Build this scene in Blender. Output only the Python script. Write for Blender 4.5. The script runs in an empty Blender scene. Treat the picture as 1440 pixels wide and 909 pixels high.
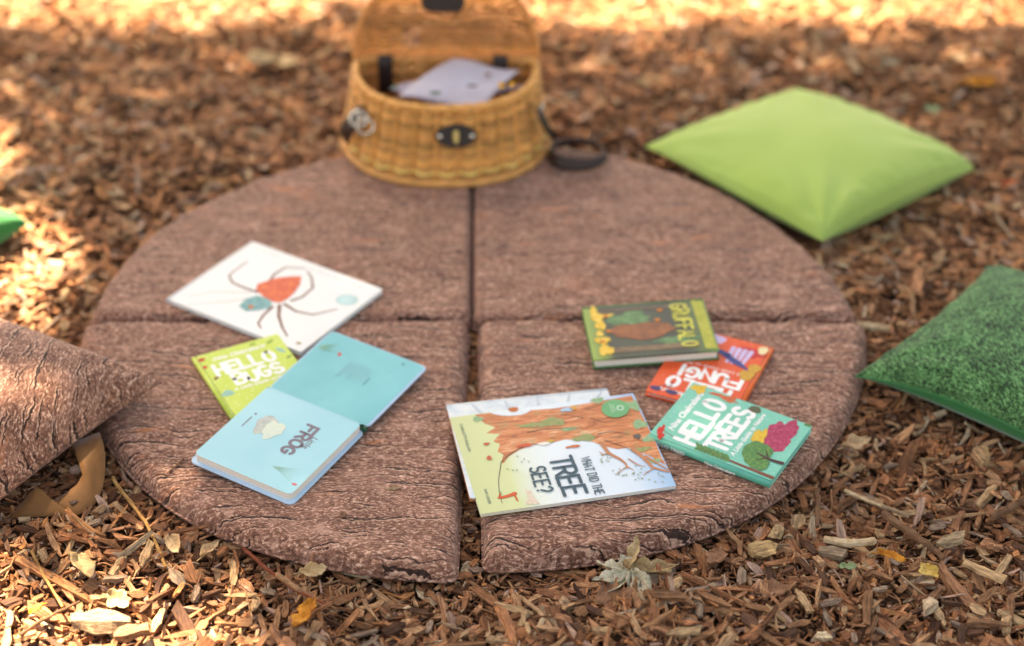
import bpy, bmesh, math, random
import numpy as np
from mathutils import Vector, Matrix, Quaternion

R2D = math.radians
rnd = random.Random(7)
rng = np.random.default_rng(11)
scene = bpy.context.scene
COL = scene.collection

# ------------------------------------------------------------------ camera
F_PX, PITCH, YAW, ROLL = 2400.0, 0.5944, -0.0138, 0.0114
CAM = Vector((0.0307, -2.3803, 1.6342))
cam_data = bpy.data.cameras.new('camera')
cam_data.sensor_width = 36.0
cam_data.lens = F_PX * 36.0 / 1440.0
cam_data.clip_start = 0.05
cam_data.clip_end = 300
cam = bpy.data.objects.new('camera', cam_data)
COL.objects.link(cam)
cam.matrix_world = (Matrix.Translation(CAM) @ Matrix.Rotation(YAW, 4, 'Z') @
                    Matrix.Rotation(math.pi / 2 - PITCH, 4, 'X') @ Matrix.Rotation(ROLL, 4, 'Z'))
scene.camera = cam
cam_data.dof.use_dof = True
cam_data.dof.aperture_fstop = 1.5
cam_data.dof.focus_distance = 2.41
cam_data.dof.aperture_blades = 0


def at(px, py, z=0.0):
    """point of the photograph (1440x909) on the level plane z"""
    u, v = px - 720.0, py - 454.5
    cr, sr = math.cos(ROLL), math.sin(ROLL)
    d = cam.matrix_world.to_3x3() @ Vector((u, -v, -F_PX))
    t = (z - CAM.z) / d.z
    return CAM + d * t


# ------------------------------------------------------------------ light
SUN = Vector((-0.32, 0.46, 0.83)).normalized()          # towards the sun
world = bpy.data.worlds.new('World')
scene.world = world
world.use_nodes = True
wn = world.node_tree
sky = wn.nodes.new('ShaderNodeTexSky')
sky.sky_type = 'NISHITA'
sky.sun_disc = False
sky.sun_elevation = math.asin(SUN.z)
sky.sun_rotation = math.atan2(SUN.x, SUN.y)
sky.air_density = 1.0
sky.dust_density = 2.0
sky.ozone_density = 0.6
wn.links.new(sky.outputs[0], wn.nodes['Background'].inputs[0])
wn.nodes['Background'].inputs[1].default_value = 0.06
sun_data = bpy.data.lights.new('sun', 'SUN')
sun_data.energy = 5.0
sun_data.angle = R2D(0.53)
sun_data.color = (1.0, 0.97, 0.93)
sun = bpy.data.objects.new('sun', sun_data)
COL.objects.link(sun)
sun.rotation_euler = SUN.to_track_quat('Z', 'Y').to_euler()
sun.location = SUN * 20
scene.view_settings.view_transform = 'Standard'
scene.view_settings.look = 'None'
scene.view_settings.gamma = 1.0
scene.view_settings.exposure = 2.95
scene.view_settings.use_white_balance = True
scene.view_settings.white_balance_temperature = 10500
scene.view_settings.white_balance_tint = 16


# ------------------------------------------------------------------ helpers
def S(h):
    """#rrggbb to linear rgba"""
    h = h.lstrip('#')
    o = []
    for i in (0, 2, 4):
        c = int(h[i:i + 2], 16) / 255
        o.append(c / 12.92 if c <= 0.04045 else ((c + 0.055) / 1.055) ** 2.4)
    return (*o, 1.0)


class NB:
    """small node builder"""
    def __init__(self, name):
        self.m = bpy.data.materials.new(name)
        self.m.use_nodes = True
        self.t = self.m.node_tree
        self.b = self.t.nodes['Principled BSDF']
        self.out = self.t.nodes['Material Output']

    def n(self, kind, ins=None, **props):
        nd = self.t.nodes.new('ShaderNode' + kind)
        for k, v in props.items():
            setattr(nd, k, v)
        for k, v in (ins or {}).items():
            s = nd.inputs[k]
            if isinstance(v, bpy.types.NodeSocket):
                self.t.links.new(v, s)
            else:
                s.default_value = v
        return nd

    def set(self, **kw):
        for k, v in kw.items():
            s = self.b.inputs[k.replace('_', ' ')]
            if isinstance(v, bpy.types.NodeSocket):
                self.t.links.new(v, s)
            else:
                s.default_value = v

    def coord(self, scale=(1, 1, 1), kind='Object', rot=(0, 0, 0), loc=(0, 0, 0), vec=None):
        v = vec or self.n('TexCoord').outputs[kind]
        return self.n('Mapping', {'Vector': v, 'Scale': scale, 'Rotation': rot, 'Location': loc}).outputs[0]

    def noise(self, vec, scale, detail=4, rough=0.55, dist=0.0):
        return self.n('TexNoise', {'Vector': vec, 'Scale': scale, 'Detail': detail, 'Roughness': rough,
                                   'Distortion': dist}).outputs[0]

    def ramp(self, fac, stops, interp='LINEAR'):
        nd = self.n('ValToRGB', {'Fac': fac})
        cr = nd.color_ramp
        cr.interpolation = interp
        while len(cr.elements) < len(stops):
            cr.elements.new(0.5)
        for e, (p, c) in zip(cr.elements, stops):
            e.position = p
            e.color = c if len(c) == 4 else (*c, 1)
        return nd.outputs[0]

    def mix(self, fac, a, b, mode='MIX'):
        nd = self.n('Mix', data_type='RGBA', blend_type=mode)
        for i, v in ((0, fac), (6, a), (7, b)):
            s = nd.inputs[i]
            if isinstance(v, bpy.types.NodeSocket):
                self.t.links.new(v, s)
            else:
                s.default_value = v
        return nd.outputs[2]

    def math(self, op, a, b=0.0, clamp=False):
        nd = self.n('Math', operation=op, use_clamp=clamp)
        for i, v in ((0, a), (1, b)):
            s = nd.inputs[i]
            if isinstance(v, bpy.types.NodeSocket):
                self.t.links.new(v, s)
            else:
                s.default_value = v
        return nd.outputs[0]

    def bump(self, h, strength=0.3, dist=0.002):
        nd = self.n('Bump', {'Height': h, 'Strength': strength, 'Distance': dist})
        self.t.links.new(nd.outputs[0], self.b.inputs['Normal'])
        return nd.outputs[0]


def tag(o, label=None, cat=None, group=None, kind=None):
    if label: o['label'] = label
    if cat: o['category'] = cat
    if group: o['group'] = group
    if kind: o['kind'] = kind
    return o


def link(name, mesh, parent=None, mat=None, smooth=False):
    o = bpy.data.objects.new(name, mesh)
    COL.objects.link(o)
    if parent is not None:
        o.parent = parent
    if mat is not None and not mesh.materials:
        mesh.materials.append(mat)
    if smooth:
        mesh.polygons.foreach_set('use_smooth', [True] * len(mesh.polygons))
    return o


def empty(name, loc=(0, 0, 0)):
    o = bpy.data.objects.new(name, None)
    COL.objects.link(o)
    o.location = loc
    o.empty_display_size = 0.05
    return o


def mesh_of(name, V, F):
    m = bpy.data.meshes.new(name)
    m.from_pydata([tuple(v) for v in V], [], F)
    m.update()
    return m


class MB:
    """collects geometry for one mesh"""
    def __init__(self):
        self.V, self.F = [], []

    def add(self, V, F):
        o = len(self.V)
        self.V += [tuple(v) for v in V]
        self.F += [tuple(i + o for i in f) for f in F]
        return self

    def tube(self, pts, rad, sides=6, closed=False, flat=1.0, cap=True):
        P = [Vector(p) for p in pts]
        n = len(P)
        rads = [rad] * n if isinstance(rad, (int, float)) else list(rad)
        V, F = [], []
        nrm = None
        for i in range(n):
            if closed:
                t = P[(i + 1) % n] - P[i - 1]
            else:
                t = P[min(i + 1, n - 1)] - P[max(i - 1, 0)]
            t = t.normalized() if t.length > 1e-9 else Vector((0, 0, 1))
            if nrm is None:
                a = Vector((0, 0, 1)) if abs(t.z) < 0.9 else Vector((1, 0, 0))
                nrm = (a - t * a.dot(t)).normalized()
            else:
                nrm = nrm - t * nrm.dot(t)
                nrm = nrm.normalized() if nrm.length > 1e-6 else t.orthogonal().normalized()
            b = t.cross(nrm)
            for k in range(sides):
                a = 2 * math.pi * k / sides
                V.append(P[i] + nrm * math.cos(a) * rads[i] * flat + b * math.sin(a) * rads[i])
        m = n if closed else n - 1
        for i in range(m):
            j = (i + 1) % n
            for k in range(sides):
                l = (k + 1) % sides
                F.append((i * sides + k, i * sides + l, j * sides + l, j * sides + k))
        if not closed and cap:
            F.append(tuple(range(sides - 1, -1, -1)))
            F.append(tuple((n - 1) * sides + k for k in range(sides)))
        return self.add(V, F)

    def prism(self, outline, z0, z1, bev=0.0):
        """outline counter-clockwise in x, y; slightly bevelled slab"""
        O = [Vector((p[0], p[1], 0)) for p in outline]
        n = len(O)
        c = sum(O, Vector()) / n
        def inset(d):
            r = []
            for i in range(n):
                a, b, cc = O[i - 1], O[i], O[(i + 1) % n]
                e1, e2 = (b - a).normalized(), (cc - b).normalized()
                n1, n2 = Vector((-e1.y, e1.x, 0)), Vector((-e2.y, e2.x, 0))
                m = (n1 + n2)
                m = m.normalized() if m.length > 1e-6 else n1
                k = max(0.4, m.dot(n1))
                r.append(b + m * d / k)
            return r
        rings = []
        if bev > 0:
            rings = [(inset(bev), z0), (O, z0 + bev), (O, z1 - bev), (inset(bev), z1)]
        else:
            rings = [(O, z0), (O, z1)]
        V, F = [], []
        for r, z in rings:
            V += [(p.x, p.y, z) for p in r]
        for k in range(len(rings) - 1):
            for i in range(n):
                j = (i + 1) % n
                F.append((k * n + i, k * n + j, (k + 1) * n + j, (k + 1) * n + i))
        F.append(tuple(range(n - 1, -1, -1)))
        F.append(tuple((len(rings) - 1) * n + i for i in range(n)))
        return self.add(V, F)

    def build(self, name, mat=None, parent=None, smooth=False):
        return link(name, mesh_of(name, self.V, self.F), parent, mat, smooth)


def rrect(x0, y0, x1, y1, r=0.003, n=4):
    o = []
    for cx, cy, a in ((x1 - r, y0 + r, -90), (x1 - r, y1 - r, 0), (x0 + r, y1 - r, 90), (x0 + r, y0 + r, 180)):
        for k in range(n + 1):
            t = R2D(a + 90 * k / n)
            o.append((cx + r * math.cos(t), cy + r * math.sin(t)))
    return o


def plain(name, col, rough=0.6, spec=0.4, var=0.06, scale=40, sheen=0.0, bump=0.0, metallic=0.0):
    """a painted or printed colour with slight variation"""
    b = NB(name)
    c = S(col) if isinstance(col, str) else col
    v = b.coord()
    nz = b.noise(v, scale, 5, 0.6)
    lo = tuple(x * (1 - var * 2) for x in c[:3]) + (1,)
    hi = tuple(min(1, x * (1 + var * 2)) for x in c[:3]) + (1,)
    b.set(Base_Color=b.ramp(nz, [(0.25, lo), (0.75, hi)]), Roughness=rough, Metallic=metallic)
    b.b.inputs['Specular IOR Level'].default_value = spec
    if sheen:
        b.set(Sheen_Weight=sheen, Sheen_Roughness=0.5)
    if bump:
        b.bump(b.noise(v, scale * 8, 3), bump, 0.001)
    return b.m


# ------------------------------------------------------------------ materials
def bark_fabric(name, rot=0.0, off=(0, 0, 0)):
    """polyester printed with a photograph of tree bark"""
    b = NB(name)
    base = b.coord(rot=(0, 0, rot), loc=off)
    wob = b.n('TexNoise', {'Vector': base, 'Scale': 9, 'Detail': 5, 'Roughness': 0.6})
    wv = b.n('VectorMath', {0: wob.outputs['Color'], 1: (0.5, 0.5, 0.5)}, operation='SUBTRACT').outputs[0]
    wv = b.n('VectorMath', {0: wv, 1: (0.05, 0.045, 0.0)}, operation='MULTIPLY').outputs[0]
    p = b.n('VectorMath', {0: base, 1: wv}, operation='ADD').outputs[0]
    st = b.n('Mapping', {'Vector': p, 'Scale': (1, 2.0, 1)}).outputs[0]
    gap = b.n('TexNoise', {'Vector': st, 'Scale': 16, 'Detail': 3}).outputs[0]
    thr = b.math('MULTIPLY', b.math('SUBTRACT', gap, 0.46, True), 0.24)
    def line(d, k=1.0):
        return b.math('SUBTRACT', 1.0, b.math('DIVIDE', d, b.math('ADD', b.math('MULTIPLY', thr, k), 0.0002)), True)
    def bands(shift, sc, rough):
        v = b.n('Mapping', {'Vector': p, 'Location': (0, shift, 0)}).outputs[0]
        w_ = b.n('TexWave', {'Vector': v, 'Scale': sc, 'Distortion': 4.6, 'Detail': 4.0, 'Detail Scale': 0.55, 'Detail Roughness': rough}, bands_direction='Y').outputs[1]
        return b.math('SUBTRACT', 1.0, w_)
    k1 = b.math('MAXIMUM', line(bands(0, 11.0, 0.62)), line(bands(3.37, 17.0, 0.58), 0.7))
    k1b = b.math('MAXIMUM', line(bands(0.0026, 11.0, 0.62), 1.1), line(bands(3.3724, 17.0, 0.58), 0.7))
    vor = b.n('TexVoronoi', {'Vector': st, 'Scale': 30, 'Randomness': 1.0}, feature='DISTANCE_TO_EDGE', voronoi_dimensions='2D').outputs['Distance']
    k2 = line(vor, 1.6)
    lng = b.n('Mapping', {'Vector': p, 'Scale': (1, 2.2, 1)}).outputs[0]
    tone = b.noise(lng, 11, 8, 0.68)
    col = b.ramp(tone, [(0.28, S('#4d352e')), (0.45, S('#7c5b50')), (0.58, S('#97756a')), (0.76, S('#bfa196'))])
    sp = b.noise(lng, 150, 3, 0.7)
    col = b.mix(0.60, col, b.ramp(sp, [(0.37, S('#24150f')), (0.47, S('#694b40')), (0.55, S('#98786b')), (0.66, S('#efdccf'))]))
    blot = b.noise(lng, 26, 5, 0.7)
    col = b.mix(b.ramp(blot, [(0.5, (0, 0, 0)), (0.66, (0.65,) * 3)]), col, S('#5b3f37'))
    pale = b.noise(b.n('Mapping', {'Vector': p, 'Scale': (1, 1.7, 1), 'Location': (3, 1, 0)}).outputs[0], 30, 5, 0.7)
    col = b.mix(b.ramp(pale, [(0.55, (0, 0, 0)), (0.70, (0.6,) * 3)]), col, S('#c3a79b'))
    ora = b.noise(b.n('Mapping', {'Vector': p, 'Scale': (1, 4, 1), 'Location': (7, 3, 0)}).outputs[0], 9, 4, 0.6)
    col = b.mix(b.ramp(ora, [(0.63, (0, 0, 0)), (0.72, (0.7,) * 3)]), col, S('#b9805c'))
    col = b.mix(b.math('MULTIPLY', k1b, 0.36), col, S('#e3cabb'))
    col = b.mix(b.math('MULTIPLY', k2, 0.7), col, S('#3d2823'))
    col = b.mix(b.math('MINIMUM', b.math('MULTIPLY', k1, 3.0), 0.92), col, S('#1d100e'))
    col = b.mix(1.0, col, (1.27, 1.05, 0.90, 1), 'MULTIPLY')
    b.set(Base_Color=col, Roughness=0.78, Sheen_Weight=0.12, Sheen_Roughness=0.5)
    b.b.inputs['Specular IOR Level'].default_value = 0.25
    h = b.math('ADD', b.noise(base, 28, 4), b.math('MULTIPLY', b.noise(base, 900, 2), 0.12))
    b.bump(h, 0.28, 0.004)
    return b.m


def chip_material():
    b = NB('wood_chip_bark')
    col = b.n('Attribute', attribute_name='col').outputs['Color']
    g = b.n('Attribute', attribute_name='grain').outputs['Vector']
    gv = b.n('Mapping', {'Vector': g, 'Scale': (40, 420, 420)}).outputs[0]
    n1 = b.noise(gv, 1.0, 4, 0.65, 0.6)
    n2 = b.noise(b.n('Mapping', {'Vector': g, 'Scale': (90, 120, 120)}).outputs[0], 1.0, 3)
    c = b.mix(0.85, col, b.ramp(n1, [(0.30, (0.22, 0.20, 0.19)), (0.47, (0.9, 0.9, 0.9)), (0.72, (1.9, 1.88, 1.8))]), 'MULTIPLY')
    c = b.mix(0.6, c, b.ramp(n2, [(0.3, (0.5, 0.45, 0.42)), (0.65, (1.25, 1.25, 1.25))]), 'MULTIPLY')
    b.set(Base_Color=c, Roughness=0.75)
    b.b.inputs['Specular IOR Level'].default_value = 0.3
    b.bump(n1, 0.9, 0.0018)
    return b.m


M_CHIP = chip_material()


def soil_material():
    b = NB('soil')
    v = b.coord()
    n1 = b.noise(v, 45, 8, 0.75)
    n2 = b.noise(v, 3, 4)
    c = b.ramp(n1, [(0.3, S('#1f130c')), (0.5, S('#5a3c28')), (0.68, S('#96704f')), (0.8, S('#b99a78'))])
    c = b.mix(b.math('MULTIPLY', n2, 0.4), c, S('#4a3020'))
    b.set(Base_Color=c, Roughness=0.95)
    b.bump(n1, 1.0, 0.02)
    return b.m


# ------------------------------------------------------------------ ground
def terrain(x, y):
    x = np.asarray(x, float); y = np.asarray(y, float)
    r = np.random.default_rng(5)
    h = np.zeros_like(x)
    for i in range(26):
        a = r.uniform(0, 2 * math.pi); k = r.uniform(6, 46); ph = r.uniform(0, 6.28)
        h += (0.030 / k ** 0.75) * np.sin(k * (math.cos(a) * x + math.sin(a) * y) + ph)
    rad = np.hypot(x, y)
    damp = np.clip((rad - 0.60) / 0.12, 0.0, 1)
    return h * damp * 0.9 - 0.004 * (1 - damp)


def make_ground():
    # fine grid near, coarse to the horizon
    xs = np.concatenate([[-80, -30, -10, -5], np.arange(-3, 3.01, 0.03), [5, 10, 30, 80]])
    ys = np.concatenate([[-80, -30, -10, -5], np.arange(-3, 3.01, 0.03), [5, 10, 30, 80]])
    X, Y = np.meshgrid(xs, ys)
    Z = terrain(X, Y) - 0.010
    nx, ny = len(xs), len(ys)
    V = np.stack([X, Y, Z], -1).reshape(-1, 3)
    F = [(j * nx + i, j * nx + i + 1, (j + 1) * nx + i + 1, (j + 1) * nx + i) for j in range(ny - 1) for i in range(nx - 1)]
    o = link('ground', mesh_of('ground', V, F), None, soil_material(), True)
    tag(o, 'bare brown earth under the wood chip mulch', 'ground', kind='structure')


make_ground()

PAL = np.array([S(c)[:3] for c in (
    '#93664a', '#82553a', '#a67b5a', '#70482f', '#b98f6b', '#5c3a26', '#8a5c3e', '#caa784', '#9a7c6c', '#482b1b', '#a87048', '#d8be9f')])
PAL = PAL * np.array([1.24, 1.26, 1.24])
PW = np.array([16, 16, 14, 13, 9, 10, 14, 4.5, 7, 7, 6, 2.0]); PW = PW / PW.sum()


def quads_mesh(name, V, Fq, col, grain):
    m = bpy.data.meshes.new(name)
    nv, nf = len(V), len(Fq)
    m.vertices.add(nv)
    m.vertices.foreach_set('co', V.astype(np.float32).ravel())
    m.loops.add(nf * 4)
    m.polygons.add(nf)
    m.loops.foreach_set('vertex_index', Fq.astype(np.int32).ravel())
    m.polygons.foreach_set('loop_start', np.arange(0, nf * 4, 4, dtype=np.int32))
    a = m.attributes.new('col', 'FLOAT_COLOR', 'POINT')
    a.data.foreach_set('color', np.concatenate([col, np.ones((nv, 1))], 1).astype(np.float32).ravel())
    g = m.attributes.new('grain', 'FLOAT_VECTOR', 'POINT')
    g.data.foreach_set('vector', grain.astype(np.float32).ravel())
    m.update(calc_edges=True)
    m.polygons.foreach_set('use_smooth', [False] * nf)
    return m


def chip_geo(n, L, W, T, rings, r, bend=0.10):
    """n splintered sticks lying along x, as (n, rings*4, 3)"""
    t = np.linspace(-0.5, 0.5, rings)[None, :, None] + r.normal(0, 0.03, (n, rings, 1))
    corner = np.array([[-1, -1], [1, -1], [1, 1], [-1, 1]], float)[None, None]
    prof = np.ones((n, rings, 1))
    e0 = r.uniform(0.15, 1.0, (n, 1)); e1 = r.uniform(0.15, 1.0, (n, 1))
    prof[:, 0] = e0; prof[:, -1] = e1
    prof = prof * r.uniform(0.75, 1.1, (n, rings, 1))
    yz = corner * 0.5 + r.normal(0, 0.10, (n, 1, 4, 2)) + r.normal(0, 0.06, (n, rings, 4, 2))
    y = yz[..., 0] * prof * W[:, None, None]
    z = yz[..., 1] * (0.45 + 0.55 * prof) * T[:, None, None]
    x = (t + 0 * y) * L[:, None, None]
    # slanted broken ends
    sl = r.normal(0, 0.55, (n, 1, 1)) * np.sign(t) * (np.abs(t) > 0.45)
    x = x + sl * y
    x = x + r.normal(0, 0.05, (n, rings, 4)) * W[:, None, None]
    bx = (t * 2) ** 2
    y = y + bx * (r.normal(0, bend, (n, 1, 1)) * L[:, None, None])
    z = z + bx * (r.normal(0, bend * 0.5, (n, 1, 1)) * L[:, None, None])
    return np.stack([x, y, z], -1).reshape(n, rings * 4, 3)


def chip_faces(rings):
    f = []
    for k in range(rings - 1):
        for i in range(4):
            j = (i + 1) % 4
            f.append((k * 4 + i, (k + 1) * 4 + i, (k + 1) * 4 + j, k * 4 + j))
    f.append((0, 1, 2, 3)); e = (rings - 1) * 4
    f.append((e + 3, e + 2, e + 1, e))
    return np.array(f)


def rotmats(yaw, pitch, roll):
    cy, sy, cp, sp, cr, sr = np.cos(yaw), np.sin(yaw), np.cos(pitch), np.sin(pitch), np.cos(roll), np.sin(roll)
    n = len(yaw)
    Rz = np.zeros((n, 3, 3)); Rz[:, 0, 0] = cy; Rz[:, 0, 1] = -sy; Rz[:, 1, 0] = sy; Rz[:, 1, 1] = cy; Rz[:, 2, 2] = 1
    Ry = np.zeros((n, 3, 3)); Ry[:, 0, 0] = cp; Ry[:, 0, 2] = sp; Ry[:, 2, 0] = -sp; Ry[:, 2, 2] = cp; Ry[:, 1, 1] = 1
    Rx = np.zeros((n, 3, 3)); Rx[:, 1, 1] = cr; Rx[:, 1, 2] = -sr; Rx[:, 2, 1] = sr; Rx[:, 2, 2] = cr; Rx[:, 0, 0] = 1
    return Rz @ Ry @ Rx


def outside_mat(x, y):
    rad = np.hypot(x, y)
    return (rad > 0.595) | ((np.abs(x + 0.004) < 0.016) & (y < 0.02) & (y > -0.7))


def mulch():
    allV, allF, allC, allG = [], [], [], []
    base = 0
    def layer(n, area, Lr, Wr, Tr, rings, z0, z1, tilt, bright=1.0, shred=False):
        nonlocal base
        x = rng.uniform(area[0], area[1], n); y = rng.uniform(area[2], area[3], n)
        # keep inside a wedge a bit wider than the view
        half = 0.72 + 0.34 * (y + 0.735) + area[4]
        k = outside_mat(x, y) & (np.abs(x - 0.06) < half)
        x, y = x[k], y[k]
        n = len(x)
        L = rng.lognormal(math.log(Lr[0]), Lr[1], n); W = rng.lognormal(math.log(Wr[0]), Wr[1], n)
        W = np.minimum(W, L * 0.8)
        T = W * rng.uniform(*Tr, n)
        V = chip_geo(n, L, W, T, rings, rng, 0.16 if shred else 0.07)
        yaw = rng.uniform(0, 2 * math.pi, n); pit = rng.normal(0, tilt, n); rol = rng.normal(0, tilt * 1.6, n)
        rad = np.hypot(x, y)
        near = np.clip((rad - 0.64) / 0.05, 0.15, 1)
        pit *= near; rol *= np.clip(near, .3, 1)
        G = V + rng.uniform(-5, 5, (n, 1, 3))
        V = np.einsum('nij,nkj->nki', rotmats(yaw, pit, rol), V)
        z = terrain(x, y) + rng.uniform(z0, z1, n) + np.abs(np.sin(pit)) * L * 0.22
        gapz = (np.abs(x + 0.004) < 0.016) & (y < 0.02) & (rad < 0.64)
        z = np.where(gapz, rng.uniform(-0.004, 0.006, n), z)
        V = V + np.stack([x, y, z], -1)[:, None]
        c = PAL[rng.choice(len(PAL), n, p=PW)] * rng.lognormal(0, 0.22, (n, 1)) * bright
        c = c * np.minimum(1.0, 0.46 / c.max(1, keepdims=True))
        f = chip_faces(rings)
        nv = rings * 4
        allV.append(V.reshape(-1, 3)); allG.append(G.reshape(-1, 3)); allC.append(np.repeat(c, nv, 0))
        allF.append((f[None] + (np.arange(n) * nv)[:, None, None] + base).reshape(-1, 4))
        base += n * nv
    A = (-1.7, 1.9, -0.95, 1.65, 0.10)
    layer(52000, A, (0.017, 0.40), (0.0058, 0.38), (0.25, 0.9), 3, -0.010, 0.003, 0.22, 0.8)       # bed
    layer(26000, A, (0.021, 0.52), (0.0062, 0.48), (0.25, 0.85), 3, -0.003, 0.009, 0.28)           # top layer
    layer(9000, (-0.95, 1.15, -0.95, 0.15, 0.1), (0.023, 0.55), (0.0064, 0.48), (0.2, 0.8), 4, 0.0, 0.011, 0.30)
    layer(22000, A, (0.026, 0.45), (0.0018, 0.35), (0.4, 0.9), 4, -0.002, 0.010, 0.20, 1.1, True)  # shreds
    layer(16000, (-1.7, 1.9, 0.1, 1.65, 0.1), (0.032, 0.3), (0.014, 0.25), (0.06, 0.14), 3, 0.002, 0.014, 0.25, np.array([1.62, 1.66, 1.62]))  # flat flakes
    layer(22000, (-1.0, 1.2, -0.95, 0.4, 0.05), (0.009, 0.35), (0.0036, 0.35), (0.3, 0.9), 3, -0.002, 0.010, 0.3, 1.05)   # crumbs
    layer(500, (-1.7, 1.9, -0.95, 0.2, 0.1), (0.028, 0.3), (0.013, 0.25), (0.08, 0.2), 4, 0.002, 0.012, 0.28, 1.0)
    layer(16000, (-3.2, 3.4, -1.6, 2.9, 2.0), (0.034, 0.40), (0.011, 0.38), (0.25, 0.8), 3, -0.008, 0.004, 0.25)  # beyond the frame
    m = quads_mesh('wood_mulch', np.concatenate(allV), np.concatenate(allF), np.concatenate(allC), np.concatenate(allG))
    o = link('wood_mulch', m, None, M_CHIP)
    tag(o, 'brown wood chip mulch covering the whole ground around the mat', 'mulch', kind='stuff')


mulch()

# ------------------------------------------------------------------ round mat of four quarter cushions
MAT_R, MAT_T = 0.650, 0.045


def smooth_outline(pts, n=220, sig=0.010):
    P = np.array([(p[0], p[1]) for p in pts])
    Q = np.vstack([P, P[:1]])
    s = np.concatenate([[0], np.cumsum(np.hypot(*np.diff(Q, axis=0).T))])
    per = s[-1]
    m = 1200
    u = np.linspace(0, per, m, endpoint=False)
    X = np.stack([np.interp(u, s, Q[:, 0]), np.interp(u, s, Q[:, 1])], 1)
    k = np.fft.fftfreq(m, per / m) * 2 * math.pi
    g = np.exp(-0.5 * (k * sig) ** 2)
    X = np.stack([np.fft.ifft(np.fft.fft(X[:, i]) * g).real for i in (0, 1)], 1)
    # more points at the corners: plain even resample is fine
    return X[np.linspace(0, m, n, endpoint=False).astype(int)]


def edge_dist(P, O):
    A = O; B = np.roll(O, -1, 0)
    d = np.full(len(P), 1e9)
    for i in range(0, len(P), 2000):
        p = P[i:i + 2000][:, None]
        ab = (B - A)[None]
        t = np.clip(((p - A[None]) * ab).sum(-1) / (ab ** 2).sum(-1), 0, 1)
        q = A[None] + t[..., None] * ab
        d[i:i + 2000] = np.hypot(*np.moveaxis(p - q, -1, 0)).min(1)
    return d


def wave_noise(x, y, seed, k0, k1, n=18):
    r = np.random.default_rng(seed)
    h = np.zeros_like(x)
    for i in range(n):
        a = r.uniform(0, 6.28); k = r.uniform(k0, k1)
        h += np.sin(k * (math.cos(a) * x + math.sin(a) * y) + r.uniform(0, 6.28))
    return h / math.sqrt(n)


def mat_segment(inner, a_end, b_end, label, seed, mat):
    """quarter from the inner corner, edge to a_end, arc counter-clockwise to b_end"""
    ia, ib = math.atan2(a_end.y, a_end.x), math.atan2(b_end.y, b_end.x)
    while ib < ia: ib += 2 * math.pi
    ra, rb = math.hypot(a_end.x, a_end.y), math.hypot(b_end.x, b_end.y)
    pts = [(inner.x, inner.y)]
    for k in range(41):
        t = k / 40
        r = ra + (rb - ra) * t + 0.004 * math.sin(t * 9 + seed)
        a = ia + (ib - ia) * t
        pts.append((r * math.cos(a), r * math.sin(a)))
    O = smooth_outline(pts, 240)
    c = O.mean(0)
    root = empty('mat_quarter', (c[0], c[1], 0))
    tag(root, label, 'floor mat', 'quarter cushions of the round bark print mat')
    q = np.array([0, .003, .008, .016, .027, .042, .06, .085, .115, .15, .2, .26, .34, .42, .5, .58, .66, .74, .82, .9, .96])
    rings = c[None, None] + (O[None] - c) * (1 - q)[:, None, None]
    P = rings.reshape(-1, 2)
    d = edge_dist(P, O)
    zm, T, w = 0.015, MAT_T, 0.024
    tight = np.clip((0.60 - np.hypot(P[:, 0], P[:, 1])) / 0.05, 0, 1) * (P[:, 1] > -0.06) 
    w = w * (1 - 0.5 * tight)
    f = np.sqrt(np.clip(1 - (1 - np.clip(d / w, 0, 1)) ** 2, 0, 1))
    inner_w = np.clip(d / 0.06, 0, 1)
    top = zm + (T - zm) * f + 0.0009 * inner_w * wave_noise(P[:, 0], P[:, 1], seed, 8, 30)
    pucker = 0.0022 * np.exp(-((d - 0.012) / 0.012) ** 2) * wave_noise(P[:, 0], P[:, 1], seed + 9, 60, 150)
    top = top + pucker * (d > 0.001)
    bot = zm - (zm - 0.001) * f
    n = len(O)
    def panel(Z, flip):
        V = [(p[0] - c[0], p[1] - c[1], z) for p, z in zip(P, Z)]
        V.append((0, 0, float(Z[-n:].mean())))
        F = []
        for k in range(len(q) - 1):
            for i in range(n):
                j = (i + 1) % n
                F.append((k * n + i, k * n + j, (k + 1) * n + j, (k + 1) * n + i))
        L = (len(q) - 1) * n
        for i in range(n):
            F.append((L + i, L + (i + 1) % n, len(V) - 1))
        if flip: F = [tuple(reversed(x)) for x in F]
        return V, F
    V, F = panel(top, False)
    link('top_panel', mesh_of('top_panel', V, F), root, mat, True)
    V, F = panel(bot, True)
    link('bottom_panel', mesh_of('bottom_panel', V, F), root, mat, True)
    MB().tube([(p[0] - c[0], p[1] - c[1], zm - 0.0005) for p in O], 0.0026, 6, closed=True).build('piping', mat, root, True)
    return root


zt = MAT_T
mat_segment(at(663, 445, zt), at(664, 196, zt), at(121, 446, zt), 'bark print mat quarter under most of the white spider book', 1,
            bark_fabric('bark_print_a', 0.02, (0.3, 0.1, 0)))
mat_segment(at(665, 446, zt), at(1208, 446, zt), at(665, 197, zt), 'bark print mat quarter with no books, beside the lime green cushion', 2,
            bark_fabric('bark_print_b', -0.03, (1.3, 2.1, 0)))
mat_segment(at(659, 447, zt), at(116, 447, zt), at(642, 811, zt * 0.6), 'bark print mat quarter under the open pale blue frog book', 3,
            bark_fabric('bark_print_c', 0.02, (4.3, 0.7, 0)))
mat_segment(at(673, 447, zt), at(680, 797, zt * 0.6), at(1218, 448, zt), 'bark print mat quarter under the book showing a big orange tree', 4,
            bark_fabric('bark_print_d', -0.02, (2.2, 5.5, 0)))


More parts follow.
